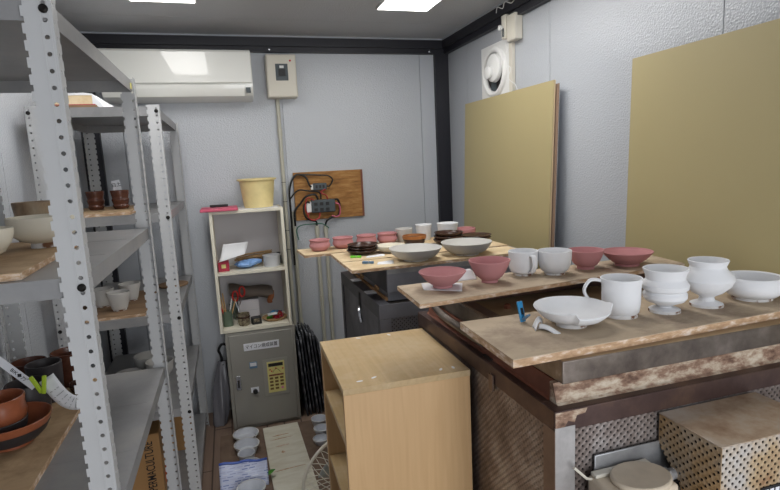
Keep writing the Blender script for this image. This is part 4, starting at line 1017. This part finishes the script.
for k, (x, y, dz, r, lab) in enumerate([(-.53, 2.70, 0, .058, 'white bowl at the front left of the low group'), (-.43, 2.62, 0, .062, 'white bowl at the front right of the low group'),
                                        (-.40, 2.78, .0, .066, 'white bowl at the right of the low group'), (-.47, 2.90, .0, .068, 'white bowl at the back of the low group')]):
    pottery('bowl', lab + ' on the farther rack', 'bowl', x, y, T, [(.03, .005), (.042, .01), (r * .88, .035), (r, .075 + .01 * (k > 1))], 'greyclay', .0045, (.031, .006), group='white bowls on the fourth tier')
T = LV2[4] + .0008
t = thing('cardboard_box', 'brown cardboard box with vertical black lettering on the bottom tier', 'box', (-.52, 2.50, T), math.radians(4))
bx(-.14, .13, -.11, .11, 0, .31).build('carton', M['cardboard'], t, bevel=.003)
MB().box(-.14, .13, -.112, -.05, .311, .3135).box(-.14, .13, .05, .112, .311, .3135).build('flap', M['cardboard'], t)
o = text_mesh('PERMACULTURE', .05, 'lettering', M['ink'], t, (.085, -.1105, .165), (PI / 2, -PI / 2, 0), width=.23); 
o = text_mesh('PERMACULTURE', .035, 'lettering', M['ink'], t, (.1305, .03, .2), (PI / 2, -PI / 2, PI / 2), width=.15)
bx(.1302, .1308, -.04, .07, .03, .09).build('print', M['orangeprint'], t)
bx(.06, .12, -.1108, -.1102, .01, .04).build('print', M['orangeprint'], t)
t = thing('cardboard_box', 'smaller brown carton behind the lettered box on the bottom tier', 'box', (-.375, 2.90, T), math.radians(-6))
bx(-.07, .06, -.08, .1, 0, .27).build('carton', M['cardboard'], t, bevel=.002)
MB().prism([(-.03, 0), (.0, .03), (.03, 0), (.012, 0), (.012, -.035), (-.012, -.035), (-.012, 0)], 0, .0006, Matrix.Translation((0, -.0803, .21)) @ Matrix.Rotation(PI / 2, 4, 'X')).build('arrow_print', M['ink'], t)
t = thing('cardboard_box', 'brown carton low on the bottom tier of the nearer rack', 'box', (-.5, 1.6, LV1[3] + .001))
bx(-.15, .12, -.2, .25, 0, .2).build('carton', M['cardboard'], t, bevel=.003)
bx(-.15, .12, -.01, .01, .2, .2006).build('tape', M['straw'], t)

# ------------------------------------------------------------------ wood bookcase at centre
t = thing('bookcase', 'beech coloured open bookcase turned sideways in the middle foreground', 'bookcase', (.229, 1.243, 0), math.radians(-1.15))
Wb, Db, Hb, th = .340, .388, .960, .017
bx(0, Wb, 0, th, .001, Hb - th).build('side_panel', M['birch'], t, bevel=.001)
bx(0, Wb, Db - th, Db, .001, Hb - th).build('side_panel', M['birch'], t, bevel=.001)
bx(-.001, Wb + .001, -.001, Db + .001, Hb - th, Hb).build('top_panel', M['birch_top'], t, bevel=.001)
bx(Wb - .006, Wb, th, Db - th, .03, Hb - th).build('back_panel', M['birch'], t)
for z in (.02, .31, .565, .785): bx(.004, Wb - .006, th, Db - th, z, z + th).build('shelf', M['birch_top'], t, bevel=.001)
bx(.02, .03, th, Db - th, .001, .02).build('kick_board', M['birch'], t)
for k, (x, y) in enumerate([(.05, .035), (.09, .045), (.27, .03), (.305, .03), (.22, .365), (.12, .372)]):
    o = MB().prism([(.009 * math.cos(a), .004 * math.sin(a)) for a in [i * PI / 4 for i in range(8)]], 0, .0004, Matrix.Translation((x, y, Hb)) @ Matrix.Rotation(.5 * k, 4, 'Z')).build('scuff', M['paper'], t)

# ------------------------------------------------------------------ fan and things on the floor
t = thing('floor_fan', 'cream wire-caged electric fan standing behind the beech bookcase', 'fan', (.362, 1.78, 0))
t.location.y = 1.76
FZ, FR = .36, .205
Mf = Matrix.Translation((0, 0, FZ)) @ Matrix.Rotation(PI / 2, 4, 'X')
t.location = (.365, 1.775, 0)
def ring(r, y, rad): return MB().tube([(r * math.cos(2 * PI * k / 48), y, FZ + r * math.sin(2 * PI * k / 48)) for k in range(48)], rad, 8, closed=True)
ring(FR, 0, .006).build('cage_rim', M['cage'], t)
mb = MB(); mb2 = MB()
for k in range(44):
    a = 2 * PI * k / 44
    pts = []; pts2 = []
    for i in range(7):
        r = .03 + (FR - .032) * i / 6; aa = a + .35 * (1 - i / 6)
        pts.append((r * math.cos(aa), -.055 * math.cos(PI / 2 * (i / 6) ** 2), FZ + r * math.sin(aa)))
        pts2.append((r * math.cos(a), .045 * math.cos(PI / 2 * (i / 6) ** 2), FZ + r * math.sin(a)))
    mb.tube(pts, .0014, 5); mb2.tube(pts2, .0014, 5)
tag(mb.build('cage_front', M['cage'], t)); mb2.build('cage_back', M['cage'], t)
MB().lathe([(0, .05), (.034, .05), (.036, .058), (0, .062)], 28, Mf).build('badge', M['cage'], t)
for k in range(3):
    def bl(u, v, k=k):
        r = .03 + .12 * u; a = k * 2 * PI / 3 + (v - .5) * (1.3 - .3 * u) + .3 * u
        return Vector((r * math.cos(a), (v - .5) * .045, FZ + r * math.sin(a)))
    MB().sheet(bl, 8, 8).build('blade', M['fanblade'], t, solid=.002)
MB().cyl((0, -.02, FZ), (0, .03, FZ), .032, 24).build('hub', M['fanblade'], t)
MB().cyl((0, .048, FZ), (0, .085, FZ), .04, 24, .03).build('motor', M['cage'], t)
MB().cyl((0, .07, .03), (0, .07, FZ - .02), .014, 16).build('pole', M['cage'], t)
MB().lathe([(0, 0), (.11, 0), (.115, .01), (.1, .022), (.03, .034), (0, .034)], 36, c=(0, .04, .001)).build('base', M['cage'], t)

tag(bx(-.165, .47, 2.30, 3.045, .001, .006).build('floor_sheet', M['matboard'], smooth=0), 'brown worn hardboard sheet lying on the floor before the cabinet', 'board')
t = thing('plank', 'stained cream panel lying on the floor before the grey cabinet', 'board', (.178, 2.66, .0065), math.radians(1.0))
bx(-.1, .1, -.5, .36, 0, .016).build('panel', M['plank'], t, bevel=.001)
for y, l, w in ((.2, .12, .004), (.24, .09, .006), (.12, .07, .006), (-.12, .16, .004), (.05, .02, .012)):
    MB().prism([(l / 2 * math.cos(i * PI / 5) * (1 + .2 * math.sin(3 * i)), w * math.sin(i * PI / 5) * (1 + .3 * math.cos(2 * i))) for i in range(10)], .0161, .0165, Matrix.Translation((-.02 + l * .1, y, 0)) @ Matrix.Rotation(.08, 4, 'Z')).build('rust_stain', M['board_edge'], t)
def tub(x, y, lab, r, h, z=.0065):
    t = thing('plastic_tub', lab, 'tub', (x, y, z), group='white plastic tubs on the floor')
    MB().lathe([(0, 0), (r * .72, 0), (r * .76, .003), (r * .92, h - .006), (r, h - .005), (r, h), (r * .94, h), (r * .9, h - .006), (r * .72, .005), (0, .005)], 36).build('tub', M['cupgrey'], t)
    MB().lathe([(r * .955, h - .0005), (r * 1.01, h - .0005), (r * 1.01, h + .003), (r * .955, h + .003)], 36).build('rim', M['white_plastic'], t)
tub(-.024, 2.965, 'wide white tub nearest the grey cabinet', .071, .03)
tub(-.024, 2.818, 'wide white tub second from the grey cabinet', .067, .042)
tub(-.028, 2.70, 'smaller deep white tub behind the blue packet', .045, .055)
tub(-.016, 2.595, 'white tub half covered by the blue packet', .055, .05)
tub(-.018, 2.385, 'white tub in front of the blue packet', .066, .05)
tub(.392, 2.955, 'small white tub farthest back, beside the dark slabs', .047, .046)
tub(.39, 2.855, 'small white tub between the two beside the cream panel', .046, .036)
tub(.368, 2.755, 'small white tub nearest the fan', .044, .028)
t = thing('packet', 'blue and white printed plastic packet propped among the tubs', 'packet', (-.047, 2.462, .008))
def pk(u, v):
    return Vector((-.112 + .224 * u, .05 * v + .006 * math.sin(3 * u) - .008 * math.sin(PI * u) * math.sin(PI * v), .122 * v - .014 * u * v + .003 * math.sin(14 * u) * v))
MB().sheet(pk, 18, 10).build('film', M['packet'], t, solid=.003)
MB().sheet(lambda u, v: pk(u, .93 + .09 * v) + Vector((0, -.0012, 0)), 18, 2).build('blue_seal', M['blueprint'], t, solid=.001)
t.rotation_euler = (0, 0, math.radians(-2))
def leaf(u, v): return Vector((.05 * u, .018 * math.sin(PI * u) * (v - .5) * 2, .02 * u + .006 * abs(v - .5)))
tag(MB().sheet(leaf, 8, 4).build('leaf', M['green'], loc=(.05, 2.49, .04), solid=.001), 'small green leaf poking out by the front tub', 'leaf')

# ------------------------------------------------------------------ daylight and exposure
w = bpy.data.worlds.new('world'); S.world = w; w.use_nodes = True
bg = w.node_tree.nodes['Background']; bg.inputs['Color'].default_value = (.90, .95, 1.0, 1); bg.inputs['Strength'].default_value = 1.0
al = bpy.data.lights.new('doorway_daylight', 'AREA'); al.shape = 'RECTANGLE'; al.size = 1.2; al.size_y = 2.1; al.energy = 32; al.color = (.96, .98, 1.0)
ao = bpy.data.objects.new('doorway_daylight', al); COL.objects.link(ao); ao.location = (.7, YF - .03, 1.05); ao.rotation_euler = (PI / 2, 0, 0)
S.view_settings.view_transform = 'Standard'; S.view_settings.look = 'None'
S.view_settings.exposure = 0.15; S.view_settings.gamma = 1.0
try: S.view_settings.use_curve_mapping = False
except Exception: pass
